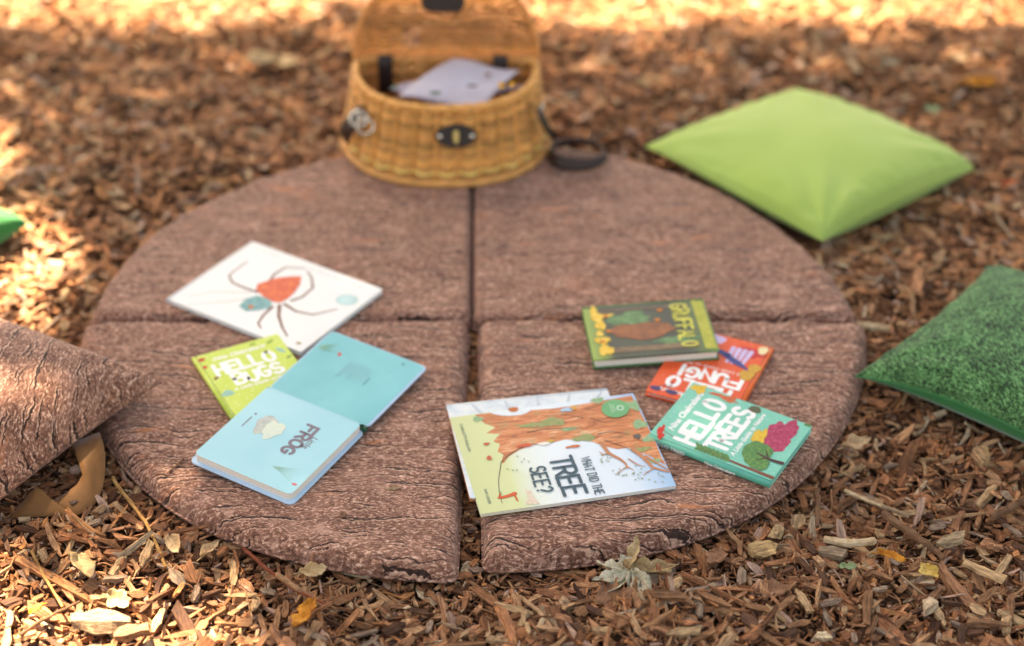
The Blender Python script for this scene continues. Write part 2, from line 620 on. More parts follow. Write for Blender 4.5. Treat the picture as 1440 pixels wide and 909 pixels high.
# ------------------------------------------------------------------ cushions
def cushion(name, label, cat_group, center, ang, S_, H, mat_top, mat_bot, mat_pipe, tiltx=0.0, tilty=0.0, seed=0,
            wrinkle=1.0, pinch=0.10, seam_h=0.035, piping=0.0016, z=0.0, corner_dip=0.4, plump=0.42, slump=None):
    N = 72
    root = empty(name, (center[0], center[1], z))
    root.rotation_euler = (tiltx, tilty, ang)
    tag(root, label, 'cushion', cat_group)
    u = np.sin(np.linspace(-math.pi / 2, math.pi / 2, N + 1)) * 0.55 + np.linspace(-1, 1, N + 1) * 0.45
    U, Vv = np.meshgrid(u, u)
    h = S_ / 2
    X = h * U * (1 - pinch * (1 - Vv ** 2) * np.abs(U) ** 1.5)
    Y = h * Vv * (1 - pinch * (1 - U ** 2) * np.abs(Vv) ** 1.5)
    body = ((1 - U ** 2).clip(0) * (1 - Vv ** 2).clip(0)) ** plump
    if slump:      # filling sunk towards one side
        a_, b_ = slump
        pk = (a_ - b_) / (a_ + b_)
        fv = (1 + Vv).clip(0) ** a_ * (1 - Vv).clip(0) ** b_ / ((1 + pk) ** a_ * (1 - pk) ** b_)
        body = (1 - U ** 2).clip(0) ** plump * fv
    r = np.random.default_rng(seed)
    # creases running in from the corners and edges
    wr = np.zeros_like(U)
    for cx in (-1, 1):
        for cy in (-1, 1):
            du, dv = (1 - U * cx), (1 - Vv * cy)
            dist = np.hypot(du, dv); a = np.arctan2(dv, du)
            ph = r.uniform(0, 6.28)
            wr += np.exp(-(dist / 0.55) ** 2) * np.sin(a * r.uniform(9, 13) + ph) * dist * 1.6
    edge = np.minimum(1 - np.abs(U), 1 - np.abs(Vv))
    puck = wave_noise(X, Y, seed + 3, 70, 170) * np.exp(-((edge - 0.07) / 0.07) ** 2)
    soft = wave_noise(X, Y, seed + 5, 8, 26)
    corner = (np.abs(U) * np.abs(Vv)) ** 3
    seam = seam_h + 0.006 * wave_noise(X, Y, seed + 8, 6, 14) - seam_h * corner_dip * corner
    ztop = seam + (H - seam_h) * body + body ** 0.5 * (0.008 * wrinkle * wr + 0.003 * wrinkle * soft) + 0.0022 * wrinkle * puck * (edge > 0)
    lowb = np.clip(body * 1.35, 0, 1)
    zbot = seam + (0.004 - seam) * lowb
    M = N + 1
    idx = lambda j, i: j * M + i
    Fq = [(idx(j, i), idx(j, i + 1), idx(j + 1, i + 1), idx(j + 1, i)) for j in range(N) for i in range(N)]
    V = np.stack([X, Y, ztop], -1).reshape(-1, 3)
    link('top_panel', mesh_of('top_panel', V, Fq), root, mat_top, True)
    V2 = np.stack([X, Y, zbot], -1).reshape(-1, 3)
    link('bottom_panel', mesh_of('bottom_panel', V2, [tuple(reversed(f)) for f in Fq]), root, mat_bot, True)
    per = [(0, i) for i in range(N)] + [(j, N) for j in range(N)] + [(N, N - i) for i in range(N)] + [(N - j, 0) for j in range(N)]
    MB().tube([(X[j, i], Y[j, i], seam[j, i]) for j, i in per], piping, 5, closed=True).build('piping', mat_pipe, root, True)
    return root


def cloth(name, c0, c1, rough=0.85, sheen=0.3, weave=700, scale=6):
    b = NB(name)
    v = b.coord()
    n = b.noise(v, scale, 4)
    b.set(Base_Color=b.ramp(n, [(0.3, S(c0)), (0.7, S(c1))]), Roughness=rough, Sheen_Weight=sheen, Sheen_Roughness=0.4)
    b.b.inputs['Specular IOR Level'].default_value = 0.2
    w1 = b.n('TexWave', {'Vector': v, 'Scale': weave / 6, 'Distortion': 0.6}, bands_direction='X').outputs[1]
    w2 = b.n('TexWave', {'Vector': v, 'Scale': weave / 6, 'Distortion': 0.6}, bands_direction='Y').outputs[1]
    b.bump(b.math('ADD', b.math('ADD', w1, w2), b.noise(v, 40, 4)), 0.12, 0.0015)
    return b.m


def turf_cloth(name):
    b = NB(name)
    v = b.coord(rot=(0, 0, 0.7))
    st = b.n('Mapping', {'Vector': v, 'Scale': (1, 0.34, 1)}).outputs[0]
    n = b.noise(st, 330, 3, 0.7, 0.6)
    n2 = b.noise(v, 26, 5, 0.7)
    n = b.math('ADD', n, b.math('MULTIPLY', b.math('SUBTRACT', n2, 0.5), 0.32))
    c = b.ramp(n, [(0.32, S('#0d1a10')), (0.44, S('#27472c')), (0.53, S('#457a49')), (0.64, S('#6ba66a')), (0.80, S('#9abf92'))])
    b.set(Base_Color=c, Roughness=0.9, Sheen_Weight=0.15)
    b.b.inputs['Specular IOR Level'].default_value = 0.15
    b.bump(n, 0.8, 0.003)
    return b.m


M_LIME = cloth('lime_cotton', '#9fbd62', '#a8c56e', sheen=0.2)
cushion('cushion', 'plain lime green cotton cushion beside the round mat', 'cushions around the mat', (0.648, 0.562), R2D(40.5), 0.452, 0.108,
        M_LIME, cloth('lime_back', '#8fb055', '#9aba60'), M_LIME, seed=4, slump=(0.26, 0.62), wrinkle=1.1, z=0.004, tilty=R2D(1.0), pinch=0.012, seam_h=0.04, corner_dip=0.2, plump=0.40)
M_VELVET = cloth('emerald_velvet', '#0a6a35', '#0f7d42', sheen=0.5)
cushion('cushion', 'grass print cushion with plain emerald green underside', 'cushions around the mat', (0.925, -0.152), R2D(49), 0.445, 0.115,
        turf_cloth('grass_print'), M_VELVET, M_VELVET, seed=12, wrinkle=0.9, z=0.004, pinch=0.12, seam_h=0.045, corner_dip=0.2)
M_BARKP = bark_fabric('bark_print_cushion', 1.05, (0.7, 3.1, 0))
bark_cushion = cushion('cushion', 'bark print cushion with tan ribbon ties leaning on the mat edge', 'cushions around the mat', (-0.776, -0.316),
        R2D(-31.8), 0.435, 0.15, M_BARKP, M_BARKP, M_BARKP, seed=21, wrinkle=0.7, z=0.012, tiltx=0, tilty=R2D(-4.5), pinch=0.12, seam_h=0.05, corner_dip=0.15)
cushion('cushion', 'plain emerald green cushion with only one pointed corner showing', 'cushions around the mat', (-1.098, 0.208), R2D(62), 0.42, 0.11,
        M_VELVET, M_VELVET, M_VELVET, seed=33, wrinkle=0.8, z=0.0, pinch=0.04, seam_h=0.045, corner_dip=0.0, plump=0.32)


def strip(name, rows, mat, parent=None, thick=0.0012, smooth=True):
    """ribbon: rows of (left, right) points"""
    V, F = [], []
    k = 5
    for a, b in rows:
        a, b = Vector(a), Vector(b)
        for i in range(k):
            V.append(a.lerp(b, i / (k - 1)))
    for j in range(len(rows) - 1):
        for i in range(k - 1):
            F.append((j * k + i, j * k + i + 1, (j + 1) * k + i + 1, (j + 1) * k + i))
    o = link(name, mesh_of(name, V, F), parent, mat, smooth)
    md = o.modifiers.new('thickness', 'SOLIDIFY')
    md.thickness = thick
    md.offset = 0
    return o


def to_parent(o, parent):
    """parent a world-space mesh without moving it"""
    bpy.context.view_layer.update()
    o.parent = parent
    o.matrix_parent_inverse = parent.matrix_world.inverted()
    return o


M_RIBBON = cloth('tan_ribbon', '#7a5230', '#8c623a', rough=0.6, sheen=0.2, scale=30)
def rows_from(px):
    out = []
    for (ax, ay, az, bx, by, bz) in px:
        out.append((at(ax, ay, az), at(bx, by, bz)))
    return out
# ribbon tie: comes out under the cushion, bends down to the chips, folds back
tie = strip('ribbon_tie', rows_from([
    (104, 622, .052, 140, 608, .058), (107, 640, .050, 145, 622, .056), (112, 655, .046, 148, 640, .050), (116, 668, .038, 148, 662, .040), (108, 682, .030, 145, 684, .030),
    (92, 694, .025, 138, 704, .023), (76, 704, .022, 124, 718, .020), (62, 713, .020, 104, 727, .018)]), M_RIBBON)
to_parent(tie, bark_cushion)
tie2 = strip('ribbon_tie', rows_from([
    (15, 729, .022, 100, 725, .019), (24, 715, .026, 97, 719, .022), (35, 702, .030, 86, 712, .026), (46, 690, .036, 70, 700, .031), (50, 684, .039, 62, 692, .035)]), M_RIBBON)
to_parent(tie2, bark_cushion)


# ------------------------------------------------------------------ wicker basket
def basket():
    b = NB('wicker')
    rowc = b.n('Attribute', attribute_name='col').outputs['Color']
    v = b.coord()
    nz = b.noise(b.n('Mapping', {'Vector': v, 'Scale': (40, 40, 160)}).outputs[0], 1.0, 4, 0.6)
    c = b.mix(0.8, rowc, b.ramp(nz, [(0.25, (0.55, 0.5, 0.45)), (0.5, (1, 1, 1)), (0.8, (1.35, 1.35, 1.3))]), 'MULTIPLY')
    b.set(Base_Color=c, Roughness=0.42)
    b.b.inputs['Specular IOR Level'].default_value = 0.45
    b.bump(nz, 0.3, 0.001)
    wick = b.m
    dark = plain('dark_leather', '#2a201f', 0.5, 0.4, 0.15, 60, bump=0.2)
    brown = plain('brown_leather_strap', '#2c1a18', 0.45, 0.45, 0.15, 60, bump=0.2)
    metal = plain('nickel', '#d9d2c4', 0.22, 0.5, 0.03, 50, metallic=1.0)
    brass = plain('brass_clasp', '#b9a878', 0.28, 0.5, 0.05, 50, metallic=1.0)
    CX, CYB, Z0, Z1 = -0.062, 0.668, MAT_T - 0.001, 0.187
    root = empty('wicker_basket', (CX, CYB, Z0))
    tag(root, 'open honey coloured wicker creel basket with leather fittings on the mat', 'basket')
    H = Z1 - Z0

    def outline(w, d, n=260):
        pts = []
        for k in range(90):
            a = math.pi * k / 89
            ca, sa = math.cos(a), math.sin(a)
            e = 2 / 2.35
            pts.append((-w * math.copysign(abs(ca) ** e, ca), -d * abs(sa) ** e))
        pts += [(w * 0.97, 0.012), (0, 0.014), (-w * 0.97, 0.012)]
        return smooth_outline(pts, n, 0.012)

    NP = 260
    B0, B1 = outline(0.204, 0.238, NP), outline(0.176, 0.196, NP)
    def ring(t):
        k = t ** 0.85
        return B0 * (1 - k) + B1 * k
    def normals(O):
        T = np.roll(O, -1, 0) - np.roll(O, 1, 0)
        T /= np.hypot(*T.T)[:, None] + 1e-9
        N = np.stack([T[:, 1], -T[:, 0]], 1)
        if ((O - O.mean(0)) * N).sum() < 0: N = -N
        return N
    def add_cols(o, cols, per):
        me = o.data
        a = me.attributes.new('col', 'FLOAT_COLOR', 'POINT')
        arr = np.ones((len(me.vertices), 4), np.float32)
        arr[:, :3] = np.repeat(np.array(cols), per, 0)[:len(arr)]
        a.data.foreach_set('color', arr.ravel())
    r = np.random.default_rng(3)
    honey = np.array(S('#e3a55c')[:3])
    def tint(k=0.16, base=honey):
        return np.clip(base * r.lognormal(0, k) * np.array([1, r.uniform(.92, 1.02), r.uniform(.9, 1.1)]), 0, 1)
    STAKES = 25
    s = np.arange(NP) / NP
    rows = 26
    mb, cols = MB(), []
    for k in range(rows):
        t = (k + 0.5) / rows
        O = ring(t); N = normals(O)
        ph = math.pi * (k % 2)
        off = 0.0050 * np.cos(2 * math.pi * STAKES * s) + 0.0008 * np.cos(math.pi * STAKES * s + ph)
        O = O + N * off[:, None]
        zz = H * (0.03 + 0.94 * t) + 0.0006 * np.sin(2 * math.pi * 7 * s + k)
        mb.tube([(p[0], p[1], z) for p, z in zip(O, zz)], 0.0025, 5, closed=True)
        cols.append(tint(0.22))
    o = mb.build('woven_wall', wick, root, True); add_cols(o, cols, NP * 5); o['kind'] = 'stuff'
    mb, cols = MB(), []
    for k in range(STAKES):
        i = int((k + 0.5) / STAKES * NP) % NP
        pts = [(ring(t)[i][0], ring(t)[i][1], H * t) for t in np.linspace(0, 1, 6)]
        mb.tube(pts, 0.0026, 5); cols.append(tint(0.1))
    o = mb.build('stakes', wick, root, True); add_cols(o, cols, 6 * 5); o['kind'] = 'stuff'
    # plaited rim and foot: two strands twisted round each other
    def plait(name, O, z, rad, amp, turns, base, parent=root):
        N = normals(O)
        mbp, cs = MB(), []
        for strand in range(3):
            a = 2 * math.pi * turns * s + strand * 2 * math.pi / 3
            P = O + N * (amp * np.cos(a))[:, None]
            mbp.tube([(p[0], p[1], z + amp * math.sin(x)) for p, x in zip(P, a)], rad, 6, closed=True)
            cs.append(tint(0.08, base))
        oo = mbp.build(name, wick, parent, True); add_cols(oo, cs, NP * 6)
        return oo
    plait('rim', ring(1.0), H, 0.0040, 0.0040, 13, honey * 1.12)
    plait('foot_braid', ring(0.0) * 1.012, 0.0075, 0.0042, 0.0036, 30, honey * 0.9)
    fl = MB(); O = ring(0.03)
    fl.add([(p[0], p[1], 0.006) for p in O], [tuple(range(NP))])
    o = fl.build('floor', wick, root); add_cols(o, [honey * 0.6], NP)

    # lid hinged on the back rim
    lid = empty('lid', (0, 0.012, H + 0.003)); lid.parent = root
    lid.rotation_euler = (R2D(80), 0, 0)       # local y runs from hinge to tip
    LW, LD = 0.178, 0.178
    def half(t):
        return LW * max(0.0, 1 - min(1, max(0, (t - 0.06)) / 0.94) ** 2.0) ** 0.5
    mb, cols = MB(), []
    nrow = 34
    hx0, hx1, hy0, hy1 = -0.088, -0.046, 0.024, 0.064
    lidcol = np.array(S('#d08c4c')[:3])  # deeper than the wall's honey: shade inside the lid put into its colour
    counts = []
    for k in range(nrow):
        t = (k + 0.5) / nrow
        y = t * LD
        w = half(t)
        if w < 0.012: continue
        spans = [(-w, w)]
        if hy0 < y < hy1: spans = [(-w, hx0), (hx1, w)]
        for a, c in spans:
            n = max(8, int((c - a) / 0.003))
            xs = np.linspace(a, c, n)
            zz = 0.0016 * np.cos(math.pi * xs / 0.020 + math.pi * (k % 2)) + 0.0030 * np.cos(2 * math.pi * xs / 0.040)
            mb.tube([(x, y, z) for x, z in zip(xs, zz)], 0.0023, 5)
            counts.append(n * 5); cols.append(tint(0.25, lidcol))
    o = mb.build('woven_panel', wick, lid, True); o['kind'] = 'stuff'
    a = o.data.attributes.new('col', 'FLOAT_COLOR', 'POINT')
    arr = np.ones((len(o.data.vertices), 4), np.float32); arr[:, :3] = np.concatenate([np.repeat(c[None], n, 0) for c, n in zip(cols, counts)])
    a.data.foreach_set('color', arr.ravel())
    edge = [(-half(t / 60) , t / 60 * LD) for t in range(0, 60)] + [(half(t / 60), t / 60 * LD) for t in range(60, -1, -1)]
    E = smooth_outline(edge, NP, 0.004)
    plait('lid_border', E, 0.0, 0.0036, 0.0034, 26, lidcol, lid)
    mb = MB()
    fr = [(hx0, hy0), (hx1, hy0), (hx1, hy1), (hx0, hy1)]
    mb.tube([(x, y, 0) for x, y in fr], 0.0034, 6, closed=True)
    o = mb.build('hole_frame', wick, lid); add_cols(o, [lidcol * 0.9], 24)
    # leather tab on the lid
    tab = MB(); tab.prism(rrect(-0.047, 0.094, 0.037, 0.150, 0.018), 0.0052, 0.0085, 0.0008)
    tab.build('leather_tab', dark, lid)
    # two leather hinges joining lid and back wall
    for hx in (-0.118, 0.106):
        mb = MB()
        V, F = [], []
        prof = [(0.000, -0.062), (-0.002, -0.04), (-0.0035, -0.02), (-0.004, -0.006), (-0.003, 0.004), (-0.001, 0.012), (0.003, 0.018)]
        for py, pz in prof:
            V += [(hx - 0.0145, py - 0.008, H + pz), (hx + 0.0145, py - 0.008, H + pz)]
        F = [(2 * i, 2 * i + 1, 2 * i + 3, 2 * i + 2) for i in range(len(prof) - 1)]
        o = mb.add(V, F).build('leather_hinge', dark, root, True)
        md = o.modifiers.new('thickness', 'SOLIDIFY'); md.thickness = 0.003; md.offset = 0

    # oval leather hasp with turn clasp on the front wall
    def wall_frame(frac_x, zfrac, proud):
        O = ring(zfrac); N = normals(O)
        front = [i for i in range(NP) if O[i][1] < -0.02]
        i = min(front, key=lambda q: abs(O[q][0] - frac_x))
        n = Vector((N[i][0], N[i][1], 0)); up0, up1 = ring(zfrac + 0.1)[i], ring(zfrac - 0.1)[i]
        up = Vector((up0[0] - up1[0], up0[1] - up1[1], 0.2 * H)).normalized()
        n = (n - up * n.dot(up)).normalized()
        p = Vector((O[i][0], O[i][1], H * (0.03 + 0.94 * zfrac))) + n * proud
        M = Matrix((up.cross(n), up, n)).transposed().to_4x4()
        M.translation = p
        return M
    M = wall_frame(0.022, 0.66, 0.0075)
    ov = [(0.039 * math.cos(2 * math.pi * k / 36), 0.022 * math.sin(2 * math.pi * k / 36)) for k in range(36)]
    hasp = MB().prism(ov, -0.002, 0.0022, 0.0007).build('leather_hasp', dark, root); hasp.matrix_local = M
    for x in (-0.030, 0.030):
        st = []
        rv = MB()
        for k, (rr, zz) in enumerate(((0.0052, 0.002), (0.0046, 0.0038), (0.0026, 0.0052))):
            st.append([(x + rr * math.cos(2 * math.pi * j / 14), rr * math.sin(2 * math.pi * j / 14), zz) for j in range(14)])
        V = sum(st, []); F = [(k * 14 + j, k * 14 + (j + 1) % 14, (k + 1) * 14 + (j + 1) % 14, (k + 1) * 14 + j) for k in range(2) for j in range(14)]
        F.append(tuple(28 + j for j in range(14)))
        rv.add(V, F).build('rivet', metal, hasp, True)
    cl = MB(); cl.prism(rrect(-0.0055, -0.011, 0.0055, 0.011, 0.005), 0.0022, 0.0045, 0.0006)
    cl.prism(rrect(-0.0028, -0.0125, 0.0034, 0.0135, 0.0026), 0.0045, 0.0115, 0.0012)
    cl.build('turn_clasp', brass, hasp)

    # shoulder strap ends: buckle and ring on one side, hanging loop on the other
    root_inv = Matrix.Translation((-CX, -CYB, -Z0))
    def loc(px, py, z): return root_inv @ at(px, py, z)
    tabL = strip('strap_end', [(loc(508, 150, .155), loc(520, 160, .150)), (loc(500, 152, .150), loc(512, 166, .146)), (loc(490, 162, .135), loc(502, 178, .13)),
                               (loc(480, 176, .115), loc(494, 190, .108)), (loc(478, 190, .085), loc(490, 202, .08))], brown, root, 0.004)
    mb = MB()
    cpt = loc(505, 163, .150)
    ringp = [(cpt.x + 0.0 + 0.019 * math.cos(a) * 0.85, cpt.y - 0.012 + 0.006 * math.sin(a), cpt.z + 0.013 * math.sin(a)) for a in [2 * math.pi * k / 24 for k in range(24)]]
    mb.tube(ringp, 0.0026, 6, closed=True)
    mb.tube([ringp[6], Vector(ringp[18])], 0.0022, 6)
    mb.tube([(p[0] + 0.012, p[1] - 0.004, p[2] - 0.014) for p in ringp], 0.0024, 6, closed=True)
    mb.build('buckle', metal, root, True)
    # strap down the far side to a loop lying on the mat
    mb = MB()
    P = [loc(757, 150, .16), loc(762, 166, .14), loc(770, 182, .112), loc(782, 196, .085)]
    rows = [(p + Vector((-0.004, -0.010, 0.0)), p + Vector((0.006, 0.010, 0.0))) for p in P]
    strip('strap', rows, brown, root, 0.004)
    c0 = loc(812, 214, 0.066)
    rows = []
    for k in range(37):
        a = 2 * math.pi * k / 36
        x, y = 0.058 * math.cos(a), 0.050 * math.sin(a)
        x2, y2 = 0.050 * math.cos(a), 0.042 * math.sin(a)
        zl = 0.004 * math.sin(a + 0.8)
        wob = 0.019 + 0.006 * math.cos(a + 2.6)
        rows.append((c0 + Vector((x, y, -0.012 + zl)), c0 + Vector((x2, y2, -0.012 + wob + zl))))
    strip('strap_loop', rows, brown, root, 0.0045)
    mb = MB()
    rp = loc(757, 152, .158)
    mb.tube([rp + Vector((0.004 * math.sin(a) + 0.004, 0.011 * math.cos(a), 0.011 * math.sin(a))) for a in [2 * math.pi * k / 20 for k in range(20)]], 0.0022, 6, closed=True)
    mb.build('strap_ring', metal, root, True)
    return root, Z1


basket_root, RIM_Z = basket()

# papers inside the basket
def papers():
    root = empty('booklet', at(650, 112, 0.175))
    tag(root, 'pale lilac printed booklet sticking out of the wicker basket', 'booklet')
    pm = plain('lilac_paper', '#cdc8d2', 0.6, 0.3, 0.05, 12)
    TL, TR, BL, BR = at(548, 120, .198), at(636, 82, .212), at(560, 150, .180), at(742, 122, .196)
    TR2 = at(728, 98, .212)
    def sheet(name, quad, mat, z, bow=0.006, n=14):
        a, b_, c, d = quad   # a->b one edge, d->c opposite
        V, F = [], []
        for j in range(n + 1):
            for i in range(n + 1):
                p = a.lerp(b_, i / n).lerp(d.lerp(c, i / n), j / n)
                p = p + Vector((0, 0, z + bow * math.sin(math.pi * i / n) + 0.003 * math.sin(2.2 * j / n * math.pi)))
                V.append(p - root.location)
        for j in range(n):
            for i in range(n):
                F.append((j * (n + 1) + i, j * (n + 1) + i + 1, (j + 1) * (n + 1) + i + 1, (j + 1) * (n + 1) + i))
        o = link(name, mesh_of(name, V, F), root, mat, True)
        md = o.modifiers.new('thickness', 'SOLIDIFY'); md.thickness = 0.0015; md.offset = -1
        return o
    q = (at(560, 136, .180), at(638, 83, .192), at(730, 101, .192), at(680, 152, .166))
    sheet('cover', q, pm, 0.0)
    q2 = (at(548, 122, .172), at(600, 112, .178), at(742, 118, .174), at(640, 152, .158))
    sheet('inner_page', q2, plain('lilac_paper_inner', '#bdb6c6', 0.6, 0.3, 0.05, 12), -0.006)
    pr = {'#4f6a58': [(612, 131, 9, 3.5), (556, 122, 5, 4)], '#6c5a5c': [(664, 121, 8, 3)], '#8f6e5a': [(686, 105, 5, 3.5)], '#e2a32e': [(705, 120, 4.5, 7), (720, 119, 5, 5)]}
    for i, (colr, dots) in enumerate(pr.items()):
        m = plain('booklet_print', colr, 0.6, 0.3, 0.1)
        for (x, y, a, b_) in dots:
            c = at(x, y, .198) - root.location
            V = [c + Vector((a * 0.0013 * math.cos(k * math.pi / 6), b_ * 0.0022 * math.sin(k * math.pi / 6), 0.0)) for k in range(12)]
            o = link('printed_insect', mesh_of('printed_insect', V, [tuple(range(12))]), root, m)
papers()


# ------------------------------------------------------------------ lettering and flat print
def arc(cx, cy, rx, ry, a0, a1, n=10):
    return [(cx + rx * math.cos(R2D(a0 + (a1 - a0) * k / n)), cy + ry * math.sin(R2D(a0 + (a1 - a0) * k / n))) for k in range(n + 1)]


GLYPH = {
    'A': [[(0, 0), (.5, 1), (1, 0)], [(.2, .36), (.8, .36)]],
    'B': [[(0, 0), (0, 1), (.5, 1)] + arc(.5, .76, .38, .24, 90, -90, 6) + [(0.02, .52)], [(.5, .52)] + arc(.5, .26, .48, .26, 90, -90, 7) + [(0.02, 0)]],
    'C': [arc(.5, .5, .5, .5, 50, 310, 14)],
    'D': [[(0, 0), (0, 1), (.4, 1)] + arc(.4, .5, .58, .5, 90, -90, 10) + [(0.02, 0)]],
    'E': [[(.9, 1), (0, 1), (0, 0), (.95, 0)], [(0, .52), (.75, .52)]],
    'F': [[(.95, 1), (0, 1), (0, 0)], [(0, .52), (.75, .52)]],
    'G': [arc(.5, .5, .5, .5, 50, 330, 14) + [(.95, .45), (.58, .45)]],
    'H': [[(0, 0), (0, 1)], [(.9, 0), (.9, 1)], [(0, .5), (.9, .5)]],
    'I': [[(.2, 0), (.2, 1)]],
    'L': [[(0, 1), (0, 0), (.8, 0)]],
    'N': [[(0, 0), (0, 1), (.9, 0), (.9, 1)]],
    'O': [arc(.5, .5, .5, .5, 90, 450, 20)],
    'R': [[(0, 0), (0, 1), (.5, 1)] + arc(.5, .74, .40, .26, 90, -90, 7) + [(0.02, .48)], [(.42, .48), (.95, 0)]],
    'S': [arc(.5, .74, .43, .26, 30, 270, 9) + arc(.5, .25, .46, .25, 85, -150, 9)],
    'T': [[(0, 1), (1, 1)], [(.5, 1), (.5, 0)]],
    'U': [[(0, 1), (0, .4)] + arc(.46, .42, .46, .42, 180, 360, 10) + [(.92, 1)]],
    'W': [[(0, 1), (.27, 0), (.55, .8), (.82, 0), (1.1, 1)]],
    '?': [arc(.4, .72, .4, .28, 160, -60, 10) + [(.4, .25)], [(.4, .06), (.4, .02)]],
}


def ribbon2d(mb, pts, r, z, taper=None):
    P = [Vector((p[0], p[1])) for p in pts]
    Q = [P[0]]
    for p in P[1:]:
        if (p - Q[-1]).length > 1e-6: Q.append(p)
    n = len(Q)
    if n < 2: return
    Lp, Rp = [], []
    for i in range(n):
        a = (Q[i] - Q[i - 1]).normalized() if i > 0 else None
        c = (Q[i + 1] - Q[i]).normalized() if i < n - 1 else None
        if a is None: t, k = c, 1
        elif c is None: t, k = a, 1
        else:
            t = a + c
            t = t.normalized() if t.length > 1e-4 else a
            k = max(0.55, t.dot(a))
        nn = Vector((-t.y, t.x))
        rr = r if taper is None else r * (taper[0] + (taper[1] - taper[0]) * i / (n - 1))
        Lp.append(Q[i] + nn * rr / k); Rp.append(Q[i] - nn * rr / k)
    V = [(*p, z) for p in Lp] + [(*p, z) for p in Rp]
    F = [(n + i, n + i + 1, i + 1, i) for i in range(n - 1)]
    mb.add(V, F)
    for end in (0, n - 1):
        t = (Q[1] - Q[0]).normalized() * -1 if end == 0 else (Q[-1] - Q[-2]).normalized()
        rr = r if taper is None else r * (taper[0] if end == 0 else taper[1])
        a0 = math.atan2(t.y, t.x)
        cap = [(Q[end].x + rr * math.cos(a0 + R2D(a)), Q[end].y + rr * math.sin(a0 + R2D(a)), z) for a in range(-90, 91, 30)]
        mb.add(cap, [tuple(range(len(cap)))])


def hand_text(parent, text, x, y, w, h, weight, mat, z, name='lettering', wob=0.0, gap=0.3, slant=0.0, seed=0):
    """drawn capitals filling the box from (x, y), w wide, h high"""
    rr = random.Random(seed)
    adv = []
    for ch in text:
        adv.append(0.45 if ch == ' ' else (0.4 if ch == 'I' else (1.1 if ch == 'W' else 0.95)))
    total = sum(adv) + gap * (len(text) - 1)
    k = w / total
    cx = x
    zz = z
    for ch, ad in zip(text, adv):
        mb = MB()
        jy, js = rr.uniform(-wob, wob) * h, 1 + rr.uniform(-wob, wob)
        for st in GLYPH.get(ch, []):
            zz += 1.2e-5
            ribbon2d(mb, [(cx + px * k + slant * py * h, y + jy + py * h * js) for px, py in st], weight, zz)
        if mb.V:
            mb.build(name, mat, parent)
        cx += (ad + gap) * k


def font_text(parent, text, x, y, size, mat, z, shear=0.0, align='LEFT', name='lettering', rot=0.0, bold=0.0, stretch=1.0):
    cu = bpy.data.curves.new('text', 'FONT')
    cu.body = text; cu.size = size; cu.shear = shear; cu.align_x = align; cu.offset = bold
    cu.resolution_u = 3
    tmp = bpy.data.objects.new('text', cu)
    me = bpy.data.meshes.new_from_object(tmp)
    bpy.data.objects.remove(tmp); bpy.data.curves.remove(cu)
    o = link(name, me, parent, mat)
    o.location = (x, y, z); o.rotation_euler = (0, 0, rot); o.scale = (stretch, 1, 1)
    return o


def patch(parent, name, pts, mat, z):
    """flat printed shape; pts in metres on the cover"""
    return link(name, mesh_of(name, [(p[0], p[1], z) for p in pts], [tuple(range(len(pts)))]), parent, mat)


def blob(cx, cy, rx, ry, n=18, rough=0.12, seed=0, rot=0.0):
    r = random.Random(seed)
    ph = [r.uniform(0, 6.28) for _ in range(4)]
    o = []
    for k in range(n):
        a = 2 * math.pi * k / n
        m = 1 + rough * (math.sin(3 * a + ph[0]) + 0.7 * math.sin(5 * a + ph[1]) + 0.6 * math.sin(8 * a + ph[2])) / 1.6
        x, y = rx * m * math.cos(a), ry * m * math.sin(a)
        o.append((cx + x * math.cos(rot) - y * math.sin(rot), cy + x * math.sin(rot) + y * math.cos(rot)))
    return o


def strokes(parent, name, lines, mat, z):
    mb = MB()
    for i, (pts, r, tp) in enumerate(lines):
        ribbon2d(mb, pts, r, z + 1e-5 * i, tp)
    return mb.build(name, mat, parent)


def leafy(parent, name, specs, mat, z):
    """small almond leaves: (x, y, len, wid, angle)"""
    mb = MB()
    for i, (x, y, l, w, a) in enumerate(specs):
        ca, sa = math.cos(a), math.sin(a)
        q = [(0, 0), (l * .3, w * .5), (l * .7, w * .4), (l, 0), (l * .7, -w * .4), (l * .3, -w * .5)]
        mb.add([(x + p * ca - s_ * sa, y + p * sa + s_ * ca, z + 6e-6 * i) for p, s_ in q], [tuple(range(6))])
    return mb.build(name, mat, parent)


# ------------------------------------------------------------------ books
M_PAGES = NB('page_edges')
_v = M_PAGES.coord(scale=(1, 1, 1))
_w = M_PAGES.n('TexWave', {'Vector': _v, 'Scale': 420, 'Distortion': 0.3, 'Detail': 1}, bands_direction='Z').outputs[1]
M_PAGES.set(Base_Color=M_PAGES.ramp(_w, [(0.1, S('#c9c0b4')), (0.6, S('#eee8de'))]), Roughness=0.7)
M_PAGES = M_PAGES.m
P_WHITE = plain('print_white', '#eef2ef', 0.45, 0.4, 0.02)


def frame_from(TL, TR, BL, BR=None):
    """rotation, width, height and centre of the rectangle that fits the corners best"""
    if BR is None: BR = TR + BL - TL
    X = (TR - TL) + (BR - BL)
    Y = (TL - BL) + (TR - BR)
    w, h = X.length / 2, Y.length / 2
    X.normalize(); Y.normalize()
    s_, d_ = (X + Y).normalized(), (X - Y).normalized()
    X, Y = (s_ + d_).normalized(), (s_ - d_).normalized()
    Z = X.cross(Y)
    return Matrix((X, Y, Z)).transposed().to_4x4(), w, h, (TL + TR + BL + BR) / 4


